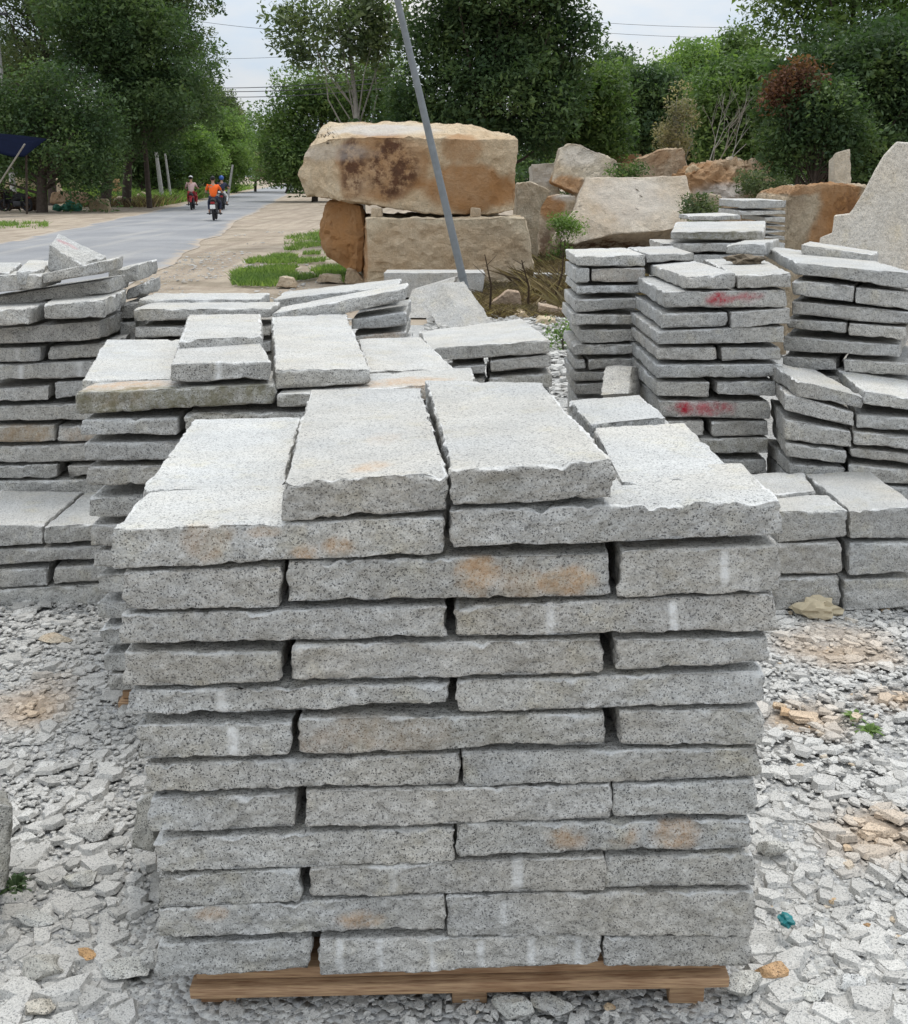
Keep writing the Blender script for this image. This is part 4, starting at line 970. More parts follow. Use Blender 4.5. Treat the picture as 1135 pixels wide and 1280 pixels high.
def gz_(x, y): return gz(np.asarray(x, float), np.asarray(y, float))
CH_SOIL = []
def chips(name, n, region, size, z0, seed, keep=None, flat=.12, tl=.12, grow=None):
    r = np.random.default_rng(seed)
    x = r.uniform(region[0], region[1], n); y = r.uniform(region[2], region[3], n)
    k = np.ones(n, bool) if keep is None else keep(x, y)
    if size[1] < .07: k &= r.random(n) > soil_w(x, y) * .72
    x, y = x[k], y[k]; n = len(x)
    s = size[0] * (size[1] / size[0]) ** (r.random(n) ** 1.7)
    if grow is not None: s = s * grow(x, y)
    m = 6
    ang = (np.arange(m) / m * 2 * np.pi)[None] + r.uniform(-.46, .46, (n, m)) + r.uniform(0, 6.28, (n, 1))
    rad = s[:, None] * .5 * r.uniform(.55, 1.2, (n, m)); el = r.uniform(.5, 1.0, (n, 1)); ea = r.uniform(0, 6.28, (n, 1))
    lx, ly = rad * np.cos(ang), rad * np.sin(ang) * el
    hgt = s[:, None] * flat * r.uniform(.5, 1.3, (n, 1))
    top = np.stack([lx * r.uniform(.68, .95, (n, m)), ly * r.uniform(.68, .95, (n, m)), hgt * r.uniform(.75, 1.15, (n, m))], -1)
    bot = np.stack([lx, ly, -hgt * .25 * np.ones((n, m))], -1)
    P = np.concatenate([bot, top], 1)
    a, b, c = ea[:, 0], r.normal(0, tl, n), r.normal(0, tl, n)
    def rot(P, A, i, j):
        p = P.copy(); ca, sa = np.cos(A)[:, None], np.sin(A)[:, None]
        p[..., i] = P[..., i] * ca - P[..., j] * sa; p[..., j] = P[..., i] * sa + P[..., j] * ca; return p
    P = rot(rot(rot(P, b, 1, 2), c, 0, 2), a, 0, 1)
    z = z0[0] + (z0[1] - z0[0]) * r.random(n) + .010 * fbm(np.stack([x * 1.6, y * 1.6, x * 0], 1), 2) + gz(x, y) + .008 * np.clip((y - 2.5) / .5, 0, 1)
    P += np.stack([x, y, z], -1)[:, None, :]
    base = np.arange(n)[:, None] * 12
    q = np.concatenate([np.stack([base[:, 0] + i, base[:, 0] + (i + 1) % m, base[:, 0] + 6 + (i + 1) % m, base[:, 0] + 6 + i], 1) for i in range(m)])
    h = base + 6 + np.arange(m)[None]
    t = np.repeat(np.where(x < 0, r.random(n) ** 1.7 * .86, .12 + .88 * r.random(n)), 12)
    CH_SOIL.append(np.repeat(soil_w(x, y), 12))
    return P.reshape(-1, 3), q, h, t

foot = [(-.60, .62, 1.97, 3.12), (-1.12, .10, 3.28, 4.45), (.92, 2.4, 4.12, 4.7), (-2.6, -1.25, 4.2, 5.3), (1.1, 3, 4.2, 5.2)]
def keep(x, y):
    k = (np.abs(x) < .48 * y + .35)
    for a, b, c, d in foot: k &= ~((x > a) & (x < b) & (y > c + .06) & (y < d))
    return k
def keep2(x, y): return keep(x, y) & ~((np.abs(x) < .68) & (y > 1.62))
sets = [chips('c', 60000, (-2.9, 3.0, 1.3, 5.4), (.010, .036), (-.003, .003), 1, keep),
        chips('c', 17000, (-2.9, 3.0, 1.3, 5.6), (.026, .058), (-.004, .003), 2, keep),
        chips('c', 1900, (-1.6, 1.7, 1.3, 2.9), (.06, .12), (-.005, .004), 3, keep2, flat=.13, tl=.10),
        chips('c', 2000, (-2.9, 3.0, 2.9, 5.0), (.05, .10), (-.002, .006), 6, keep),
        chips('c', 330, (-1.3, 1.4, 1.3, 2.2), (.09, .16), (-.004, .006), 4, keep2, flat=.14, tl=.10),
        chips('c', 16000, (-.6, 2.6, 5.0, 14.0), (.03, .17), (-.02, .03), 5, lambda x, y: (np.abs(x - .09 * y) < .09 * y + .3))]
V, Qd, Hx, Tn, o_ = [], [], [], [], 0
for P, q, h, t in sets:
    V.append(P); Qd.append(q + o_); Hx.append(h + o_); Tn.append(t); o_ += len(P)
me = mesh_np('gravel', np.concatenate(V), quads=np.concatenate(Qd), polys=np.concatenate(Hx), smooth=False)
at = me.attributes.new('tint', 'FLOAT', 'POINT'); at.data.foreach_set('value', np.concatenate(Tn).astype(np.float32))
at = me.attributes.new('soil', 'FLOAT', 'POINT'); at.data.foreach_set('value', np.concatenate(CH_SOIL).astype(np.float32))
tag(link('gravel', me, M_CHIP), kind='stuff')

tag_p = chips('p', 9000, (-9.0, -.5, 13.5, 40), (.02, .11), (-.014, .0), 9, lambda x, y: (fbm(np.stack([x * .8, y * .5, x * 0], 1), 3) > .02 * (y - 17)) & (x > -5.71 - .1143 * (y - 22.4) + .15))
me = mesh_np('pebbles', tag_p[0] - np.array([0, 0, .03]), quads=tag_p[1], polys=tag_p[2], smooth=False)
at = me.attributes.new('tint', 'FLOAT', 'POINT'); at.data.foreach_set('value', (tag_p[3] * .98).astype(np.float32))
tag(link('pebbles', me, M_CHIP), kind='stuff')

# notable single stones on the gravel
def chunk(px, py, w, label, col, seed, h=.5, marks=None, dy=.7, pink=None):
    g = at_z(px, py, .0); g = at_z(px, py, float(gz_(g[0], g[1])) + .008); sc = np.linalg.norm(at_z(px + w / 2, py, g[2]) - g) * 1.1
    r = np.random.default_rng(seed)
    bm = bmesh.new()
    bmesh.ops.create_icosphere(bm, subdivisions=3, radius=1.0)
    co = np.array([v.co for v in bm.verts])
    for _ in range(15):
        d = r.normal(size=3); d /= np.linalg.norm(d); lim = r.uniform(.42, .78); e = co @ d
        co = co - np.outer(np.maximum(0, e - lim), d)
    co = co * np.array([sc, sc * dy, sc * h]) + (fbm(co * 2.5 + seed, 3) * sc * .08)[:, None]
    a = r.uniform(-.4, .4); R = np.array(Matrix.Rotation(a, 3, 'Z')); co = co @ R.T
    for v, p in zip(bm.verts, co): v.co = Vector(p) + Vector((0, 0, sc * h * .5))
    me = bpy.data.meshes.new('loose_stone'); bm.to_mesh(me); bm.free()
    me.polygons.foreach_set('use_smooth', [True] * len(me.polygons)); me.set_sharp_from_angle(angle=.35)
    cl = np.zeros((len(co), 4), np.float32); 
    if marks: cl[:, 0] = marks * np.clip(.55 + 1.3 * fbm(co / sc * 2.2 + seed, 3), 0, 1)
    t = me.color_attributes.new(MARKS, 'FLOAT_COLOR', 'POINT'); t.data.foreach_set('color', cl.ravel())
    o = link('loose_stone', me, M_GRANITE, loc=g); o.color = col
    return tag(o, label, 'stone', 'single stones on the gravel')
OR = (1.0, .80, .56, 1)
chunk(108, 1194, 34, 'bright orange rust-stained stone on the gravel, road side of the pallet', (.95, .6, .32, 1), 1, .4, .9)
chunk(968, 1222, 54, 'long orange stone near the pallet end', (1.0, .66, .40, 1), 2, .5, .9, .6)
chunk(1043, 1128, 17, 'small orange and white stone above the long orange one', OR, 3, .5, .9)
chunk(1000, 963, 16, 'tiny round orange pebble beside the pallet stack', OR, 4, .8, .9)
chunk(972, 886, 26, 'tan broken stone at the foot of the pallet stack', (1.0, .8, .6, 1), 5, .4, .6)
chunk(1084, 1158, 11, 'small rusty stone near the frame edge', (.8, .55, .35, 1), 6, .7, 1.0)
chunk(760, 1262, 18, 'small tan stone in front of the pallet', (1.0, .8, .58, 1), 7, .6, .7)
chunk(688, 1262, 60, 'grey wedge stone in front of the pallet', (.9, .9, .9, 1), 8, .5)
chunk(925, 1240, 66, 'large pale stone at the pallet corner', (1.05, 1.05, 1.03, 1), 9, .45)
chunk(640, 1268, 58, 'pale round stone beside the middle pallet block', (1.0, 1.0, .98, 1), 10, .55)
chunk(1008, 1243, 60, 'pale flat stone beside the long orange stone', (1.12, 1.12, 1.1, 1), 11, .4)
chunk(205, 1205, 60, 'grey block stone under the pallet stack corner', (.95, .95, .95, 1), 12, .55)
chunk(40, 1150, 64, 'flat grey flake stone on the road side gravel', (.98, .98, .96, 1), 13, .25)
chunk(165, 1215, 70, 'broad pale flake stone beside the orange stained stone', (1.0, 1.0, .98, 1), 14, .3)
chunk(55, 1215, 76, 'rounded grey stone by the frame corner', (.92, .92, .9, 1), 15, .4)
chunk(50, 1262, 50, 'tan grey stone below the rounded one', (.95, .9, .82, 1), 16, .5)
chunk(100, 1105, 60, 'wide thin stone flake below the dark upright offcut', (1.0, 1.0, .98, 1), 17, .22)
chunk(120, 1042, 60, 'wedge-shaped grey stone on the road side gravel', (.8, .8, .8, 1), 18, .3)
chunk(1060, 1235, 58, 'pale angular stone near the lower frame edge', (1.1, 1.1, 1.1, 1), 19, .45)
chunk(962, 1068, 50, 'round pale stone beside the eighth course of the pallet stack', (1.02, 1.02, 1.0, 1), 20, .5)
chunk(28, 768, 46, 'broad grey flake at the foot of the low roadside pile', (.95, .95, .95, 1), 21, .2)
chunk(70, 802, 40, 'tan flake below the low roadside pile', (1.0, .88, .72, 1), 22, .3, .4)

# ------------------------------------------------------------------ scraps on the gravel
def crumple(name, px, py, z, size, mat, label, cat, seed, flat=.5):
    g = at_z(px, py, z); bm = bmesh.new(); bmesh.ops.create_icosphere(bm, subdivisions=3, radius=.5)
    co = np.array([v.co for v in bm.verts]); k = 1 + .75 * fbm(co * 4 + seed, 3) + .3 * fbm(co * 11 + seed, 2)
    co = co * k[:, None] * np.array(size)
    for v, p in zip(bm.verts, co): v.co = Vector(p) + Vector((0, 0, size[2] * .4))
    me = bpy.data.meshes.new(name); bm.to_mesh(me); bm.free(); me.polygons.foreach_set('use_smooth', [True] * len(me.polygons)); me.set_sharp_from_angle(angle=.5)
    return tag(link(name, me, mat, loc=g), label, cat)
crumple('cloth_scrap', 1020, 772, .0, (.155, .10, .085), M_CLOTH, 'crumpled beige cloth scrap on the gravel before the thick blocks', 'cloth', 21)
crumple('plastic_scrap', 982, 1154, .02, (.035, .04, .02), M_TEAL, 'crumpled teal plastic scrap on the gravel by the pallet stack', 'plastic scrap', 3)
crumple('bark_scrap', 930, 330, at_plane(930, 342, S4b.P, S4b.N)[2], (.17, .12, .05), plain('bark_scrap', (.15, .12, .085), .9, .6, 40, bmp=.01), 'curled brown bark scrap on the red-painted stack', 'bark', 9)

# leaf quads in one mesh -------------------------------------------------------
def leaf_mesh(name, cen, size, seed, up=.35, tint=None, aspect=.45):
    r = np.random.default_rng(seed); n = len(cen)
    a = r.normal(size=(n, 3)); a[:, 2] = a[:, 2] * .7 - .25; a /= np.linalg.norm(a, axis=1)[:, None]
    nn = r.normal(size=(n, 3)); nn[:, 2] += up * 1.8; b = np.cross(a, nn); b /= np.maximum(np.linalg.norm(b, axis=1)[:, None], 1e-6)
    s = size * np.clip(np.exp(r.normal(-.05, .38, (n, 1))), .35, 2.0); w = s * aspect * r.uniform(.7, 1.2, (n, 1))
    P = np.stack([cen - a * s * .5, cen + b * w * .5, cen + a * s * .5, cen - b * w * .5], 1).reshape(-1, 3)
    me = mesh_np(name, P, quads=np.arange(4 * n).reshape(-1, 4), smooth=False)
    t = r.random(n) if tint is None else np.clip(tint + r.normal(0, .12, n), 0, 1)
    at = me.attributes.new('tint', 'FLOAT', 'POINT'); at.data.foreach_set('value', np.repeat(t, 4).astype(np.float32))
    return me

def tree(name, label, cat, D, base_px, blobs, mat, nleaf, lsize, bark=M_BARK, trunk_r=.16, group=None, cl_r=.5, ncl=90, seed=1, depth_k=.9, limbs=46, trunk_px=None, lean=0.0, sparse=1.0, drop=0.0):
    """blobs: (px, py, rx, ry, weight) lobes of the crown at distance D"""
    r = np.random.default_rng(seed)
    base = at_y(base_px, 300, D); base[2] = 0
    scale = (D * cp) / F
    B = []
    for q in blobs:
        px, py, rx, ry = q[:4]; c = at_y(px, py, D); c[1] += r.uniform(-.5, .5) * rx * scale * .8
        B.append((c, rx * scale, ry * scale))
    wts = np.array([b[1] * b[2] * (q[4] if len(q) > 4 else 1.0) for b, q in zip(B, blobs)]); wts /= wts.sum()
    pick = r.choice(len(B), ncl, p=wts)
    C = []
    for i in pick:
        c, ax, az = B[i]
        d = r.normal(size=3); d /= np.linalg.norm(d); k = r.uniform(.25, 1.0) ** .45
        if r.random() < .30: k = r.uniform(1.0, 1.4)
        k *= 1 + .5 * fbm((d * 1.6 + seed * 3.7 + i % 3)[None], 2)[0]
        p = c + d * np.array([ax, ax * depth_k, az]) * k
        p[2] = max(p[2], .15); C.append(p)
    C = np.array(C)
    # leaves in clumps of different size round the twig ends
    nleaf = int(nleaf * 1.8); lsize = lsize * .74
    kk = np.array([np.abs((C[i] - B[pick[i]][0]) / np.array([B[pick[i]][1], B[pick[i]][1] * depth_k, B[pick[i]][2]])) for i in range(ncl)]); out = np.linalg.norm(kk, axis=1) > 1.0
    w = np.where(out, r.uniform(.15, .5, ncl), r.uniform(.4, 1.6, ncl)); cnt = np.maximum(3, (w / w.sum() * nleaf)).astype(int)
    cl = np.repeat(np.arange(ncl), cnt); n = len(cl)
    g = np.clip(r.normal(size=(n, 3)), -1.55, 1.55) * np.array([1, 1, .65]); rad = cl_r * (.42 + .62 * w[cl])[:, None]
    cen = C[cl] + g * .5 * rad; cen[:, 2] -= drop * np.abs(r.normal(size=n)) * rad[:, 0]
    cen[:, 2] = np.maximum(cen[:, 2], .05)
    ti = np.clip(.46 + .32 * r.normal(size=ncl), 0, 1)[cl]
    if lsize < .3 and nleaf > 3000: nleaf, lsize = nleaf, lsize
    e = empty(name, base, label, cat, group)
    link('crown', leaf_mesh('crown', cen - base, lsize, seed + 5, tint=ti), mat, e)
    mb = MB()
    ctr = np.average([b[0] for b in B], axis=0, weights=wts); topz = max(b[0][2] + b[2] * .4 for b in B)
    tp = [base - np.array([0, 0, .1])]
    for k in (.25, .5, .75, 1.0):
        tp.append(base * (1 - k) + np.array([ctr[0], ctr[1], topz]) * k + r.normal(size=3) * np.array([.10, .10, 0]) * trunk_r * 6 * (k < 1))
    mb.tube([q - base for q in tp], [trunk_r * 1.15, trunk_r * .9, trunk_r * .7, trunk_r * .45, trunk_r * .15], 9)
    for i in range(0, ncl, max(1, ncl // limbs)):
        p = C[i]; k = np.clip(r.uniform(.35, .85) * p[2] / max(topz, .1), .10, .92); j = k * 4; a = int(j); fr = j - a
        s = tp[a] * (1 - fr) + tp[min(a + 1, 4)] * fr
        m_ = (s * .45 + p * .55) + r.normal(size=3) * .05 * np.linalg.norm(p - s); rr = trunk_r * (1 - k * .8) * .38
        mb.tube([s - base, m_ - base, p - base], [rr, rr * .6, rr * .15], 5, cap=False)
    mb.build('trunk', bark, e)
    return e

TREES = 'roadside trees'
# across the road, towards the village
tree('tree', 'tall dark tree with forked trunk beside the stone kerb across the road', 'tree', 62, 134, [(150, 30, 66, 50), (195, 75, 62, 55), (120, 95, 56, 60), (215, 120, 44, 40), (165, 150, 60, 36), (110, -30, 90, 60)], M_LEAF_DARK, 44000, .25, trunk_r=.26, cl_r=1.4, ncl=150, seed=11, group=TREES)
tree('tree', 'leaning dark tree whose crown overhangs the road', 'tree', 66, 161, [(205, 25, 40, 34, .6), (225, 95, 36, 44), (245, 130, 26, 30, .6), (190, 140, 50, 40), (190, -40, 60, 60)], M_LEAF_DARK, 28000, .25, trunk_r=.24, cl_r=1.2, ncl=110, seed=12, group=TREES)
tree('tree', 'broad greyish tree behind the utility pole', 'tree', 70, 70, [(60, 40, 60, 50), (20, 80, 50, 60), (95, 0, 60, 60), (20, -20, 60, 50)], M_LEAF_GREY, 20000, .26, trunk_r=.24, cl_r=1.6, ncl=110, seed=13, group=TREES)
tree('tree', 'yellow-green feathery tree standing over the green sacks', 'tree', 56, 56, [(30, 130, 50, 40), (85, 180, 40, 40), (15, 180, 40, 40), (110, 150, 30, 44), (70, 110, 44, 30), (120, 200, 24, 20), (-10, 110, 40, 30)], M_LEAF_DARK, 19000, .22, trunk_r=.25, cl_r=1.0, ncl=150, seed=14, group=TREES, drop=.6)
tree('tree', 'bushy dark tree behind the blue tarp', 'tree', 74, 5, [(0, 140, 40, 60), (20, 200, 50, 30), (-30, 90, 60, 60)], M_LEAF_DARK, 22000, .26, trunk_r=.24, cl_r=1.5, ncl=90, seed=15, group=TREES)
tree('tree', 'thin wispy tree poking above the road canopy', 'tree', 64, 190, [(222, 10, 26, 16, .5), (240, 30, 16, 22, .3), (212, -10, 36, 20), (150, 0, 90, 40)], M_LEAF_GREY, 5200, .20, trunk_r=.14, cl_r=.8, ncl=60, seed=16, group=TREES)
for k, (px, bl, D, m, lab) in enumerate([
    (232, [(225, 175, 34, 30), (240, 200, 34, 30), (215, 200, 26, 30)], 88, M_LEAF_LIGHT, 'bright green roadside bush behind the concrete posts'),
    (275, [(270, 185, 40, 36), (290, 165, 36, 26), (260, 205, 40, 26), (300, 200, 30, 26)], 96, M_LEAF_LIGHT, 'broad bright bush where the road narrows'),
    (322, [(320, 165, 36, 18), (335, 180, 30, 20), (310, 190, 26, 26), (345, 205, 22, 18)], 130, M_LEAF_LIGHT, 'far pale green trees closing the road end'),
    (180, [(185, 175, 34, 30), (165, 200, 30, 26), (200, 195, 26, 30)], 84, M_LEAF_DARK, 'dark bush behind the leaning trunk'),
    (278, [(278, 140, 10, 22, .6), (284, 160, 12, 14)], 100, M_LEAF_GREY, 'slim grey tree top above the bright bushes'),
    (360, [(365, 205, 30, 16), (345, 212, 16, 12), (390, 200, 30, 20)], 120, M_LEAF_DRY, 'dry scrub at the end of the road')]):
    tree('bush' if 'bush' in lab or 'scrub' in lab else 'tree', lab, 'bush' if 'bush' in lab else 'tree', D, px, bl, m, 14000, .28, trunk_r=.14, cl_r=1.2, ncl=90, seed=30 + k, group='bushes at the road end')
# behind the boulders
tree('bush', 'large green bush behind the huge boulder at the road edge', 'bush', 80, 395, [(390, 160, 50, 44), (420, 120, 44, 30), (365, 180, 30, 34), (450, 150, 50, 44), (480, 110, 34, 34), (372, 120, 28, 20, .6), (400, 205, 50, 26), (352, 208, 24, 20), (375, 214, 34, 18), (420, 215, 40, 16)], M_LEAF_MID, 34000, .30, trunk_r=.2, cl_r=1.5, ncl=230, seed=50)
tree('tree', 'thin open-crowned tree with pale stems above the green bush', 'tree', 30, 452, [(372, 35, 30, 26, .5), (415, 12, 40, 26, .6), (395, 60, 34, 20, .45), (450, 30, 34, 34, .6), (470, -5, 36, 30, .8), (420, 85, 34, 16, .3), (475, 60, 24, 30, .5)], M_LEAF_GREY, 4600, .17, bark=M_BARK_PALE, trunk_r=.10, cl_r=.5, ncl=110, seed=51, limbs=9)
tree('tree', 'big dense dark tree rising behind the grey pole', 'tree', 29, 610, [(600, 60, 66, 56), (660, 40, 60, 50), (560, 120, 54, 54), (640, 120, 66, 56), (700, 70, 34, 46), (690, 130, 40, 50), (560, 30, 44, 50), (600, -30, 90, 50), (680, -20, 50, 40), (610, 175, 90, 34), (520, 140, 40, 50), (500, 175, 50, 30)], M_LEAF_DARK, 52000, .15, trunk_r=.2, cl_r=.62, ncl=420, seed=52)
tree('tree', 'feathery mid-green tree beside the big dense one', 'tree', 31, 735, [(735, 130, 34, 40), (720, 170, 34, 34), (755, 165, 30, 40), (742, 95, 16, 20, .6), (760, 110, 14, 20, .5)], M_LEAF_MID, 15000, .15, trunk_r=.1, cl_r=.55, ncl=130, seed=53)
# tree line in the distance
FARL = ['low dark tree on the skyline ', 'low green tree on the skyline ', 'shaded tree on the skyline ']
FARP = ['behind the blue tarp end', 'behind the blue tarp', 'between the first trunks', 'behind the forked trunk', 'behind the concrete posts', 'past the road', 'past the road bend', 'behind the huge boulder', 'behind the boulder and open-crowned tree', 'behind the grey pole', 'behind the big dense tree', 'behind the pointed grey rock', 'behind the feathery tree', 'behind the bare white trunk', 'behind the orange mound', 'behind the upright stone', 'behind the pale standing rock']
FAR = 'trees lining the far side of the yard'
for k, (px, bl, D, m, n, lab) in enumerate([
    (767, [(767, 82, 12, 14), (768, 105, 14, 20)], 62, M_LEAF_DARK, 3500, 'narrow dark tree top standing clear of the far tree line'),
    (805, [(805, 110, 30, 28), (790, 140, 30, 36), (825, 135, 30, 40), (800, 170, 44, 30)], 50, M_LEAF_DARK, 20000, 'blue-green dark far tree between the feathery and bright ones'),
    (862, [(850, 95, 24, 20), (875, 75, 26, 20), (865, 110, 36, 26), (845, 120, 24, 24)], 60, M_LEAF_LIGHT, 16000, 'bright green far tree with clumped leaves'),
    (925, [(925, 62, 22, 16), (915, 75, 18, 12), (940, 74, 16, 14)], 64, M_LEAF_MID, 5500, 'rounded far tree top against the sky'),
    (920, [(920, 105, 36, 26), (950, 125, 34, 40), (900, 135, 30, 30), (930, 165, 44, 34)], 44, M_LEAF_MID, 22000, 'yellowish green tree behind the orange mound'),
    (870, [(870, 150, 40, 36), (850, 180, 44, 26), (890, 185, 40, 26)], 52, M_LEAF_DARK, 16000, 'dark shady tree behind the bare white trunk')]):
    tree('tree', lab, 'tree', D, px, bl, m, n, .24, trunk_r=.16, cl_r=1.0, ncl=120, seed=60 + k, group=FAR)
tree('tree', 'bare brownish tree with dry leaves before the far trees', 'tree', 40, 848, [(845, 160, 18, 34), (850, 130, 8, 24, .5), (838, 180, 16, 18)], M_LEAF_DRY, 2200, .13, bark=M_BARK_PALE, trunk_r=.06, cl_r=.4, ncl=70, seed=70)
def bare_tree(px, D, lab, seed):
    r = random.Random(seed); base = Vector(at_y(px, 230, D)); base.z = 0
    e = empty('tree', base, lab, 'tree'); mb = MB()
    def br(p, d, L, rad, k):
        q = p + d * L + Vector((r.gauss(0, .05), r.gauss(0, .05), 0)) * L
        mb.tube([p, (p + q) / 2 + Vector((r.gauss(0, .04), 0, 0)) * L, q], [rad, rad * .8, rad * .55], 5, cap=False)
        if k:
            for _ in range(r.choice((2, 3))): br(q, (d + Vector((r.gauss(0, .35), r.gauss(0, .3), r.gauss(.1, .15)))).normalized(), L * r.uniform(.6, .85), rad * .55, k - 1)
    br(Vector((0, 0, 0)), Vector((.16, 0, 1)).normalized(), 1.5, .05, 4); br(Vector((.4, 0, 0)), Vector((.02, 0, 1)), 1.4, .045, 4)
    mb.build('trunk', M_BARK_PALE, e)
bare_tree(872, 36, 'leafless white-stemmed tree before the dark far tree', 4)
for k, px in enumerate(range(-60, 1260, 82)):
    if 300 < px < 400: continue
    D = 104 + (k * 37) % 26
    tree('tree', ['low far tree seen through the trunks'][0] if False else FARL[k % len(FARL)] + FARP[k], 'tree', D, px, [(px - 20, 190, 44, 26), (px + 22, 185, 44, 30), (px, 206, 60, 18), (px - 10, 224, 60, 14)], (M_LEAF_DARK, M_LEAF_MID, M_LEAF_DARK)[k % 3], 6000, .5, trunk_r=.2, cl_r=2.0, ncl=60, seed=200 + k, group='low trees on the skyline')
# right side
tree('tree', 'wide tall tree spreading over the pale standing rock', 'tree', 27, 1040, [(970, 10, 36, 36, .7), (1010, 30, 40, 36, .6), (1060, 20, 50, 40, .7), (1110, 30, 50, 50, .7), (980, 60, 24, 20, .25), (1000, -40, 70, 50), (1090, -40, 70, 50), (1160, 0, 50, 60)], M_LEAF_MID, 10500, .16, trunk_r=.15, cl_r=.6, ncl=170, seed=80, limbs=14)
tree('tree', 'dense dark green tree above the orange-brown block', 'tree', 25, 1020, [(1040, 95, 50, 36), (1100, 100, 56, 44), (1010, 130, 40, 46), (1060, 140, 50, 46), (1120, 160, 50, 50), (1090, 60, 60, 24), (1160, 120, 50, 70), (1105, 205, 60, 36), (985, 160, 30, 40)], M_LEAF_DARK, 42000, .14, trunk_r=.14, cl_r=.55, ncl=330, seed=81)
tree('bush', 'bush of dead reddish-brown leaves in front of the dark tree', 'bush', 23.3, 1000, [(994, 110, 20, 18), (982, 122, 16, 9), (1004, 92, 9, 16, .5), (1010, 118, 14, 14, .6)], M_LEAF_BROWN, 3000, .11, trunk_r=.05, cl_r=.35, ncl=60, seed=82)
tree('bush', 'dark leafy bush shading the pale upright stone', 'bush', 23.4, 1012, [(1000, 150, 20, 36), (1035, 150, 30, 40), (985, 185, 20, 26), (1062, 185, 30, 26), (1018, 122, 24, 20)], M_LEAF_DARK, 9000, .12, trunk_r=.06, cl_r=.45, ncl=90, seed=83)
for k, (px, py, rx, ry, D, m, n, lab) in enumerate([
    (700, 270, 16, 14, 20.5, M_LEAF_LIGHT, 2600, 'fresh green weed clump beside the orange-faced rock'), (790, 214, 18, 7, 24.4, M_LEAF_MID, 1600, 'low weeds on top of the flat beige rock'),
    (940, 228, 30, 14, 22.5, M_LEAF_GREY, 5000, 'grey-green scrub behind the far thin stack'), (875, 256, 18, 12, 20.5, M_LEAF_GREY, 3000, 'dry grey scrub beside the flat beige rock'),
    (708, 412, 8, 14, 11.0, M_LEAF_LIGHT, 700, 'small green weed at the foot of the weed-side stack')]):
    rr_ = random.Random(k)
    tree('bush', lab, 'bush', D, px, [(px + rr_.uniform(-1, 1) * rx, py + rr_.uniform(-.2, 1.0) * ry, rx * rr_.uniform(.25, .6), ry * rr_.uniform(.35, .8)) for _ in range(5)] + ([(px + 4, py + 24, 10, 16), (px + 2, py + 44, 9, 16), (px - 4, py + 62, 9, 12)] if k == 0 else []), m, int(n * .55), (.02 + D * .0022), trunk_r=.012, cl_r=.10 + D * .006, ncl=30, seed=90 + k)

# ground cover -----------------------------------------------------------------
def blades(name, pts, h, w, mat, seed, lean=.4):
    r = np.random.default_rng(seed); n = len(pts); a = r.uniform(0, 6.28, n); H = h * r.uniform(.4, 1.3, n)
    b = np.stack([np.cos(a), np.sin(a), a * 0], 1) * w; t = np.stack([r.normal(0, lean, n) * H, r.normal(0, lean, n) * H, H], 1)
    P = np.stack([pts - b, pts + b, pts + b * .6 + t * .55, pts + t + t * np.array([.5, .5, -.1]) * .4], 1).reshape(-1, 3)
    me = mesh_np(name, P, quads=np.arange(4 * n).reshape(-1, 4), smooth=False)
    at = me.attributes.new('tint', 'FLOAT', 'POINT'); at.data.foreach_set('value', np.repeat(r.random(n), 4).astype(np.float32))
    return tag(link(name, me, mat), kind='stuff')
def scatter(px0, px1, Y0, Y1, n, seed, thr=-.1, fr=.8):
    r = np.random.default_rng(seed); Y = r.uniform(Y0, Y1, n); z = Y * cp + CH * sp
    x = (r.uniform(px0, px1, n) - PW / 2) / F * z
    p = np.stack([x, Y, x * 0 - .01], 1); k = fbm(p * fr + seed, 3) > thr
    return p[k]
def oval(p, px, Y, rx, ry):
    c = at_y(px, 300, Y); e = ((p[:, 0] - c[0]) / rx) ** 2 + ((p[:, 1] - Y) / ry) ** 2 + 1.1 * fbm(p * 1.3, 3)
    return p[(e < 1) & (np.random.default_rng(1).random(len(p)) < np.clip(1.3 - e, 0, 1) * np.clip(.42 + 1.9 * fbm(p * np.array([2.2, .9, 1]) + 3, 4), 0.02, 1))]
blades('grass', np.concatenate([oval(scatter(290, 450, 17.5, 29, 40000, 1, -1, .5), 395, 23, 1.5, 5), oval(scatter(355, 430, 26, 38, 12000, 2, -1, .5), 392, 32, 1.0, 5)]), .095, .010, M_GRASS, 3)
blades('grass', oval(scatter(-70, 60, 35, 45, 14000, 4, -.3, .5), -5, 40, 2.2, 3.2), .12, .016, M_GRASS, 5)
def offroad(p, m=.7):
    e = -5.71 - .1143 * (p[:, 1] - 22.4); return p[(p[:, 0] < e - 5.3 - m)]
blades('dry_weeds', offroad(scatter(-60, 345, 72, 160, 34000, 18, -.25, .1)), .7, .06, M_GRASS, 19, .5)
blades('dry_weeds', np.concatenate([scatter(590, 740, 13.5, 17.5, 15000, 6, -.15, .6)]), .13, .007, M_WEED, 7, 1.0)
blades('dry_weeds', np.concatenate([scatter(650, 960, 13.5, 22, 9000, 8, 0.0, .5)]), .3, .010, M_WEED, 9, .7)
blades('dry_weeds', offroad(scatter(100, 260, 64, 95, 9000, 10, -.1, .15)), .5, .03, M_WEED, 11, .5)
blades('grass', offroad(scatter(150, 260, 66, 95, 6000, 12, -.02, .15)), .4, .03, M_GRASS, 13, .5)
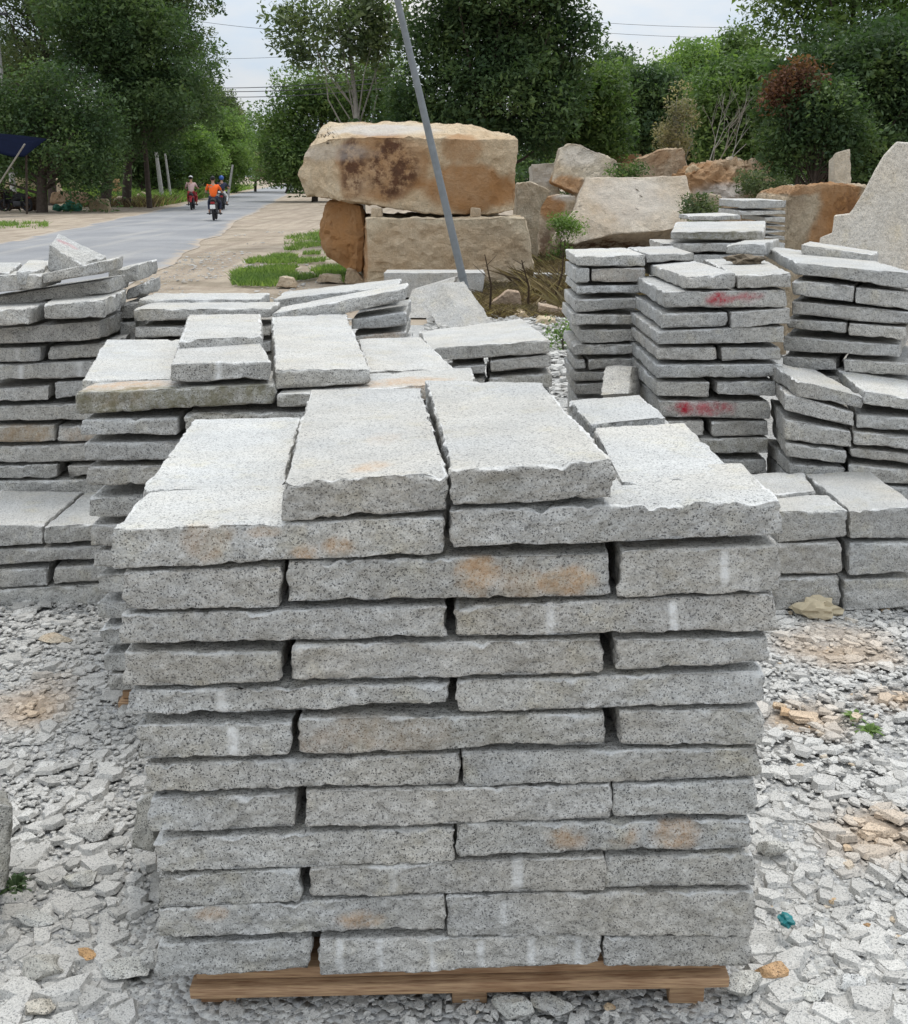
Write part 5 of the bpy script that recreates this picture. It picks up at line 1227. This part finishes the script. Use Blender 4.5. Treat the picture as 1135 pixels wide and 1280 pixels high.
def weed(px, py, n, h, lab, mat, seed):
    """a small rosette: narrow leaves that all spring from one root"""
    g = at_z(px, py, .0); g = at_z(px, py, float(gz_(g[0], g[1])) + .006); r = np.random.default_rng(seed); vs = [(0, 0, -.004)]; fs = []
    for i in range(n):
        a = r.uniform(0, 6.28); L = .05 * r.uniform(.35, 1.35); up = r.uniform(.15, .9); w = L * .13
        d = np.array([math.cos(a) * math.cos(up), math.sin(a) * math.cos(up), math.sin(up)]); sd = np.array([-math.sin(a), math.cos(a), 0])
        m = d * L * .55 + np.array([0, 0, .004]); k = len(vs)
        vs += [tuple(m + sd * w), tuple(d * L - np.array([0, 0, L * .25])), tuple(m - sd * w)]; fs.append((0, k, k + 1, k + 2))
    me = bpy.data.meshes.new('weed_plant'); me.from_pydata(vs, [], fs)
    at = me.attributes.new('tint', 'FLOAT', 'POINT'); at.data.foreach_set('value', r.random(len(vs)).astype(np.float32))
    tag(link('weed_plant', me, mat, loc=g), lab, 'weed')
weed(1086, 918, 46, .03, 'small green weed growing in the gravel away from the road', M_LEAF_LIGHT, 1)
weed(1070, 902, 16, .03, 'tiny green sprout just behind the small green weed', M_LEAF_LIGHT, 2)
weed(18, 1112, 60, .03, 'dark mossy tuft at the foot of the dark upright offcut', M_LEAF_DARK, 3)
# dry stems sticking up by the pole
def stem(px, py, Y, top, lab, seed):
    r = random.Random(seed); b = Vector(at_y(px, py, Y)); b.z = 0; t = Vector(at_y(*top, Y)); mb = MB()
    m = (b + t) / 2 + Vector((.05, 0, 0)); mb.tube([b - b, m - b, t - b], [.018, .013, .006], 5)
    for _ in range(7):
        k = r.uniform(.35, .95); p = b.lerp(t, k); mb.tube([p - b, p - b + Vector((r.gauss(0, .12), r.gauss(0, .1), r.uniform(.03, .18)))], [.005, .002], 4, cap=False)
    o = mb.build('dry_stalk', M_WEED, None); o.location = b; tag(o, lab, 'dry plant')
blades('dry_weeds', np.concatenate([scatter(672, 740, 17.0, 21.5, 9000, 16, -.25, .5)]), .28, .009, M_WEED, 17, .9)
stem(612, 400, 13.8, (606, 318), 'brown dry stalk beside the pole foot', 1)
stem(660, 395, 14.2, (652, 325), 'tall dry stalk above the pinkish stone', 2)
stem(690, 385, 15.0, (706, 300), 'leaning dry stalk by the jagged grey slab', 3)

# ------------------------------------------------------------------ pole, wires, posts
pb = Vector(at_y(592, 398, 13.9)); pb.z = -.1; pt = Vector(at_y(492, -20, 13.9)); pt = pb + (pt - pb) * 1.25
p = empty('leaning_pole', pb, 'slim grey pole leaning in front of the huge boulder', 'pole')
MB().tube([(0, 0, 0), (pt - pb) * .5, pt - pb], [.050, .042, .034], 16).build('shaft', M_METAL, p)
d_ = (pt - pb)
MB().tube([d_ * .118, d_ * .126], [.055, .055], 16).build('collar', M_METAL, p)

def wire(a, b, sag, rad, label):
    a, b = Vector(a), Vector(b); mb = MB(); pts = [a.lerp(b, k / 16) - Vector((0, 0, sag * 4 * (k / 16) * (1 - k / 16))) for k in range(17)]
    o = mb.tube([q - a for q in pts], rad, 5).build('power_line', M_CABLE); o.location = a; return tag(o, label, 'power line', 'overhead power lines')
pole_px = [(18, 62), (372, 150)]
for k, (y0, y1) in enumerate([(103, 92), (107, 98), (113, 106)]):
    wire(at_y(150, y0, 80), at_y(520, y1, 60), .5, .022, ['upper dark wire crossing the sky over the road', 'middle dark wire of the bundle over the road', 'lowest dark wire of the bundle over the road'][k])
wire(at_y(150, 8, 80), at_y(560, 40, 60), .6, .012, 'thin high wire across the sky over the road')
wire(at_y(150, 70, 90), at_y(560, 52, 70), .5, .012, 'thin wire above the dark bundle over the road')
for k, (y0, y1) in enumerate([(8, 22), (20, 36), (58, 76)]):
    wire(at_y(560, y0, 75), at_y(1250, y1, 60), .8, .011, ['topmost faint wire above the far trees', 'second faint wire above the far trees', 'lowest faint wire just over the far trees'][k])
u = Vector(at_y(19, 258, 63)); u.z = 0
e = empty('utility_pole', u, 'utility pole with a crossarm rising above the greyish tree', 'pole')
ztop = at_y(19, -8, 63)[2]
MB().tube([(0, 0, 0), (0, 0, ztop)], [.17, .11], 10).build('shaft', M_CONC, e)
MB().box((0, -.15, at_y(19, 18, 63)[2]), (1.5, .12, .12)).build('crossarm', M_DARKMETAL, e)
for dx in (-.6, 0, .6): MB().tube([(dx, -.15, at_y(19, 18, 63)[2] + .05), (dx, -.15, at_y(19, 18, 63)[2] + .25)], [.05, .03], 8).build('insulator', M_CONC, e)
for k, (px, t, lab) in enumerate([(202, 190, 'thick pale concrete post beside the road bushes'), (213, 192, 'slim concrete post next to the thick one'), (283, 206, 'white marker post leaning at the road bend')]):
    g = Vector(at_y(px, 233, 78)); g.z = 0; z = at_y(px, t, 78)[2]
    o = MB().tube([(0, 0, 0), ((.25 if k == 2 else -.1), 0, z * .5), ((.5 if k == 2 else -.2), 0, z)], [.16 if k == 0 else .09, .14 if k == 0 else .08, .11 if k == 0 else .07], 8).build('concrete_post', M_CONC); o.location = g
    tag(o, lab, 'post', 'posts across the road')

# ------------------------------------------------------------------ across the road: tarp, sacks, stones
t0 = at_y(-60, 160, 50); 
e = empty('tarp_shelter', (at_y(-10, 262, 50)[0], 50, 0), 'dark blue tarp awning propped on a slanting stick', 'shelter')
bz = Vector((at_y(-10, 262, 50)[0], 50, 0))
mb = MB(); n = 8; vs = []; fs = []
for i in range(n + 1):
    for j in range(n + 1):
        x0, x1 = at_y(-90, 165, 50)[0], at_y(33, 172, 50)[0]
        k = i / n; l = j / n
        vs.append(Vector((x0 + (x1 - x0) * k, 49.5 + 3 * l, at_y(0, 185, 50)[2] + .75 * l - .12 * math.sin(k * 9) * (1 - l) - .3 * k * k)) - bz)
for i in range(n):
    for j in range(n): fs.append((i * (n + 1) + j, (i + 1) * (n + 1) + j, (i + 1) * (n + 1) + j + 1, i * (n + 1) + j + 1))
mb.add(vs, fs); o = mb.build('tarp', M_TARP, e)
sm = o.modifiers.new('thick', 'SOLIDIFY'); sm.thickness = .02
MB().tube([Vector(at_y(-4, 234, 49.4)) - bz, Vector(at_y(31, 180, 49.4)) - bz], .035, 6).build('prop', M_BARK_PALE, e)
MB().tube([Vector((at_y(30, 262, 52)[0], 52.3, 0)) - bz, Vector((at_y(30, 182, 52)[0], 52.3, at_y(0, 176, 52)[2])) - bz], .05, 6).build('post', M_BARK, e)
for k, (x0, x1, t, D, lab_, c) in enumerate([(-30, 22, 236, 58.5, 'dark heap of scrap in the shade behind the parked motorbike', (.10, .08, .08, 1)), (24, 46, 244, 57.5, 'low dark clutter heap between the motorbike and tree trunk', (.16, .12, .11, 1))]):
    rock('scrap_heap', [(x0, 262, D), (x0 + 3, t + 8, D), (x0 + (x1 - x0) * .4, t, D), (x1 - 5, t + 6, D), (x1, 262, D)], 1.0, lab_, 'heap', None, bevel=.05, res=.2, amp=.2, freq=2.5, col=c, seed=90 + k)
for k, (px, w) in enumerate([(72, 9), (83, 10), (95, 10), (88, 8)]):
    g = at_y(px, 261 if k < 3 else 255, 58); s = w * 58 / F * 1.15
    g[2] = 0 if k < 3 else .22
    crumple('sack', px, 300, 0, (s * 1.1, s, s * .75), M_BAG, ['crumpled green sack beside the tree trunk', 'crumpled green sack in the middle of the heap', 'crumpled green sack next to the squared stone', 'green sack lying on top of the others'][k], 'sack', 60 + k).location = g
for k, (x0, x1, t, b, D, lab, c) in enumerate([(110, 137, 246, 265, 58, 'squared grey stone block beside the green sacks', (.8, .78, .7, 1)), (62, 108, 238, 254, 63, 'low brownish rock heap behind the green sacks', (.72, .62, .55, 1)), (5, 40, 222, 236, 66, 'pale rock behind the parked motorbike', (.9, .86, .78, 1)), (60, 76, 222, 240, 72, 'pointed white rock behind the rock heap', (1.25, 1.2, 1.15, 1)), (86, 100, 226, 236, 76, 'cream rock beyond the rock heap', (1.25, 1.15, 1.0, 1)), (140, 165, 246, 262, 66, 'grey rubble stone by the leaning trunk', (.95, .95, .98, 1)), (138, 152, 222, 240, 80, 'tan rock between two tree trunks', (1.1, .9, .68, 1)), (170, 188, 240, 248, 74, 'dusty flat stone on the verge', (.95, .92, .85, 1))]):
    rock('roadside_stone', [(x0, b, D), (x0 + 1, t + 3, D), (x0 + (x1 - x0) * .35, t, D), (x1 - 3, t + 2, D), (x1, b, D)], (x1 - x0) * D / F * .6, lab, 'stone', 'stones across the road', bevel=.08, res=.25, amp=.08, freq=1.5, col=c, seed=70 + k)

# ------------------------------------------------------------------ riders
def motorbike(loc, heading, label, body, plate=True):
    e = empty('motorbike', loc, label, 'motorbike', 'motorbikes on the road', heading)
    for y in (-.60, .62):
        w = MB().torus((0, y, .29), .245, .045).build('tyre', M_BLACK, None)
        r_ = empty('wheel', (0, 0, 0), None, None); r_.parent = e; w.parent = r_
        mb = MB().torus((0, y, .29), .205, .014, n=24, m=6).tube([(-.05, y, .29), (.05, y, .29)], .035, 8)
        for k in range(8):
            a = k * math.pi / 4; mb.tube([(0, y, .29), (0, y + .2 * math.cos(a), .29 + .2 * math.sin(a))], .008, 4)
        mb.build('rim', M_DARKMETAL, r_)
    MB().tube([(0, -.62, .62), (0, -.4, .66), (0, -.1, .62), (0, .2, .45), (0, .38, .55), (0, .46, .8), (0, .47, .92)], [.05, .12, .12, .11, .12, .10, .05], 10).build('body', body, e)
    MB().tube([(0, -.62, .70), (0, -.3, .74), (0, .1, .70)], [.09, .13, .08], 10).build('seat', M_BLACK, e)
    MB().box((.0, .45, .62), (.46, .05, .5)).build('leg_shield', body, e, bevel=.02)
    MB().box((0, -.12, .38), (.22, .42, .24)).build('engine', M_DARKMETAL, e, bevel=.04)
    MB().tube([(-.12, -.60, .29), (-.1, -.35, .62)], .022, 6).tube([(.12, -.60, .29), (.1, -.35, .62)], .022, 6).build('rear_suspension', M_DARKMETAL, e)
    MB().tube([(.06, .62, .29), (.05, .47, .95)], .025, 6).tube([(-.06, .62, .29), (-.05, .47, .95)], .025, 6).build('fork', M_DARKMETAL, e)
    MB().tube([(-.34, .36, 1.02), (-.2, .44, 1.0), (0, .48, .96), (.2, .44, 1.0), (.34, .36, 1.02)], .018, 6).build('handlebar', M_DARKMETAL, e)
    MB().tube([(.14, .1, .25), (.15, -.35, .3), (.15, -.78, .38)], [.02, .045, .05], 8).build('exhaust', M_DARKMETAL, e)
    MB().box((0, -.78, .66), (.16, .05, .08)).build('tail_light', M_RED, e, bevel=.015)
    MB().tube([(0, -.55, .64), (0, -.78, .55), (0, -.86, .38)], [.07, .07, .05], 8).build('rear_fender', body, e)
    if plate: MB().box((0, -.875, .52), (.20, .012, .15)).build('number_plate', M_PLATE, e, bevel=.004)
    MB().box((-.3, .5, 1.14), (.11, .02, .08)).tube([(-.28, .42, 1.0), (-.3, .5, 1.12)], .008, 5).build('mirror', M_BLACK, e)
    MB().box((.3, .5, 1.14), (.11, .02, .08)).tube([(.28, .42, 1.0), (.3, .5, 1.12)], .008, 5).build('mirror', M_BLACK, e)
    MB().tube([(-.3, -.1, .25), (.3, -.1, .25)], .02, 6).build('footrest', M_DARKMETAL, e)
    return e

def skinned(name, nodes, edges, mat, parent, loc=None, heading=0.0, levels=1):
    me = bpy.data.meshes.new(name); me.from_pydata([n_[0] for n_ in nodes], [], edges)
    o = link(name, me, None, parent)
    s = o.modifiers.new('skin', 'SKIN')
    for v, n_ in zip(me.skin_vertices[0].data, nodes): v.radius = n_[1] if hasattr(n_[1], '__len__') else (n_[1], n_[1])
    me.skin_vertices[0].data[0].use_root = True
    b = o.modifiers.new('sub', 'SUBSURF'); b.levels = levels; b.render_levels = levels
    dg = bpy.context.evaluated_depsgraph_get(); dg.update()
    m2 = bpy.data.meshes.new_from_object(o.evaluated_get(dg)); m2.name = name
    o.modifiers.clear(); o.data = m2; bpy.data.meshes.remove(me)
    m2.materials.clear(); m2.materials.append(mat)
    m2.polygons.foreach_set('use_smooth', [True] * len(m2.polygons))
    return o

def rider(loc, heading, label, shirt, trousers, cap, helmet=False):
    """seated on a motorbike, leaning slightly forward with both hands on the bar"""
    nd = [((0, -.22, .82), (.13, .11)), ((0, -.18, 1.0), (.125, .09)), ((0, -.10, 1.22), (.15, .095)), ((0, -.06, 1.33), (.08, .07)), ((0, -.04, 1.40), .05), ((0, -.02, 1.48), (.07, .085)), ((0, -.02, 1.57), (.07, .085)), ((0, -.02, 1.62), (.04, .05))]
    ed = [(i, i + 1) for i in range(7)]
    def add(p, r, parent): nd.append((p, r)); ed.append((parent, len(nd) - 1)); return len(nd) - 1
    arms = []; legs = []
    for s in (-1, 1):
        a = add((s * .19, -.08, 1.28), .055, 2); b = add((s * .31, .06, 1.06), .042, a); c = add((s * .32, .30, 1.04), .030, b); arms.append((a, b, c))
        h = add((s * .325, .37, 1.05), (.034, .018), c)
        for k in range(4): q = add((s * (.29 + .022 * k), .415, 1.055), .009, h); add((s * (.29 + .022 * k), .425, 1.03 - .004 * (k % 2)), .008, q)
        add((s * .285, .36, 1.03), .010, h)
        h0 = add((s * .10, -.18, .80), .085, 0); k0 = add((s * .21, .20, .66), .062, h0); an = add((s * .20, .02, .30), .040, k0); ft = add((s * .21, .17, .255), .038, an); legs.append((h0, k0, an, ft))
    e = empty('person', loc, label, 'person', 'people riding on the road', heading)
    skinned('body', nd, ed, M_SKIN, e)
    tn = [(nd[i][0], tuple(x + .018 for x in nd[i][1])) for i in (0, 1, 2)] + [((0, -.065, 1.31), (.09, .075))]
    te = [(0, 1), (1, 2), (2, 3)]
    for (a, b, c) in arms:
        n0 = len(tn); tn.append((nd[a][0], .072)); m_ = Vector(nd[a][0]).lerp(Vector(nd[b][0]), .75); tn.append((tuple(m_), .06)); te += [(2, n0), (n0, n0 + 1)]
    skinned('shirt', tn, te, shirt, e)
    ln = [(nd[0][0], (.14, .12))]; le = []
    for (h0, k0, an, ft) in legs:
        n0 = len(ln); ln += [(nd[h0][0], .10), (nd[k0][0], .078), (tuple(Vector(nd[an][0]) + Vector((0, .02, .07))), .055)]; le += [(0, n0), (n0, n0 + 1), (n0 + 1, n0 + 2)]
    skinned('trousers', ln, le, trousers, e)
    for (h0, k0, an, ft) in legs:
        f0 = nd[ft][0]; MB().ball((f0[0], f0[1] - .04, f0[2] - .01), (.05, .13, .05)).build('shoe', M_BLACK, e)
    for s in (-1, 1): MB().ball((s * .078, -.02, 1.51), (.012, .022, .03), 8, 6).build('ear', M_SKIN, e)
    MB().ball((0, .072, 1.51), (.014, .02, .022), 8, 6).build('nose', M_SKIN, e)
    if helmet: MB().ball((0, -.025, 1.56), (.125, .145, .125), 14, 9).build('helmet', cap, e)
    else:
        MB().ball((0, -.035, 1.565), (.092, .105, .095), 14, 9).build('hair', M_HAIR, e)
        if cap is not None: MB().ball((0, -.01, 1.60), (.10, .115, .075), 14, 9).box((0, .13, 1.585), (.13, .10, .015)).build('cap', cap, e)
    return e
H = .124
for (px, py, lab_b, lab_p, body, sh, tr_, cap, hel) in [
    (269, 275, 'dark motorbike with a white number plate under the orange-shirted rider', 'person in a bright orange shirt riding away on a motorbike', M_DARKMETAL, M_ORANGE, M_NAVY, None, False),
    (241, 262, 'red motorbike under the rider in a pale top', 'person in a pale top and light cap riding a red motorbike', M_RED, M_PINK, M_RED, M_WHITE, False),
    (279, 262, 'black motorbike just ahead of the orange-shirted rider', 'person in a dark jacket and blue helmet ahead of the orange shirt', M_BLACK, M_NAVY, M_WHITE, M_BLUE, True)]:
    g = at_z(px, py, 0); motorbike(g, H, lab_b, body, px == 269); rider(g, H, lab_p, sh, tr_, cap, hel)
g = at_y(20, 258, 56); g[2] = 0
motorbike(g, 1.35, 'dark parked motorbike half hidden in the shade under the blue tarp', M_BLACK, False)

# ------------------------------------------------------------------ sky and sun
w = bpy.data.worlds.new('World'); SC.world = w; w.use_nodes = True
nt = w.node_tree; bg = nt.nodes['Background']
SUN_EL, SUN_AZ = math.radians(70), math.radians(20)
sky = nt.nodes.new('ShaderNodeTexSky'); sky.sky_type = 'NISHITA'; sky.sun_disc = False
sky.sun_elevation = SUN_EL; sky.sun_rotation = SUN_AZ; sky.air_density = 1.0; sky.dust_density = 3.0
tc = nt.nodes.new('ShaderNodeTexCoord')
sx = nt.nodes.new('ShaderNodeSeparateXYZ'); nt.links.new(tc.outputs['Generated'], sx.inputs[0])
el = math_n(nt, 'MAXIMUM', sx.outputs[2], 0.0)
lum = math_n(nt, 'MULTIPLY', math_n(nt, 'ADD', math_n(nt, 'MULTIPLY', el, 1.15), .84), 8.2)   # overcast dome, brighter overhead
cl = noise(nt, tc.outputs['Generated'], 5.0, 5, .6)
lum = math_n(nt, 'MULTIPLY', lum, math_n(nt, 'ADD', math_n(nt, 'MULTIPLY', cl, .22), .89))
cm = nt.nodes.new('ShaderNodeMapping'); cm.inputs['Scale'].default_value = (1, 1, 3.2); nt.links.new(tc.outputs['Generated'], cm.inputs[0])
cw = ramp(nt, noise(nt, cm.outputs[0], 3.4, 6, .6), [(.40, 0.0), (.62, 1.0)])
hue = mixc(nt, cw, (.80, .925, 1.07), (1.05, 1.04, 1.025))
vm = nt.nodes.new('ShaderNodeVectorMath'); vm.operation = 'SCALE'; nt.links.new(hue, vm.inputs[0]); nt.links.new(lum, vm.inputs['Scale'])
c = mixc(nt, .88, sky.outputs[0], vm.outputs[0])
nt.links.new(c, bg.inputs[0]); bg.inputs[1].default_value = .1
sl = bpy.data.lights.new('sun', 'SUN'); sl.energy = 1.5; sl.angle = math.radians(22); sl.color = (1, .97, .92)
so = bpy.data.objects.new('sun', sl); COL.objects.link(so)
dv = Vector((math.sin(SUN_AZ) * math.cos(SUN_EL), math.cos(SUN_AZ) * math.cos(SUN_EL), math.sin(SUN_EL)))
so.rotation_euler = dv.to_track_quat('Z', 'Y').to_euler(); so.location = dv * 50

vs_ = SC.view_settings; vs_.view_transform = 'Standard'; vs_.look = 'None'; vs_.gamma = 1; vs_.exposure = .16; vs_.use_curve_mapping = False
SC.cycles.max_bounces = 6; SC.cycles.diffuse_bounces = 2; SC.cycles.transparent_max_bounces = 6
SC.cycles.use_denoising = True
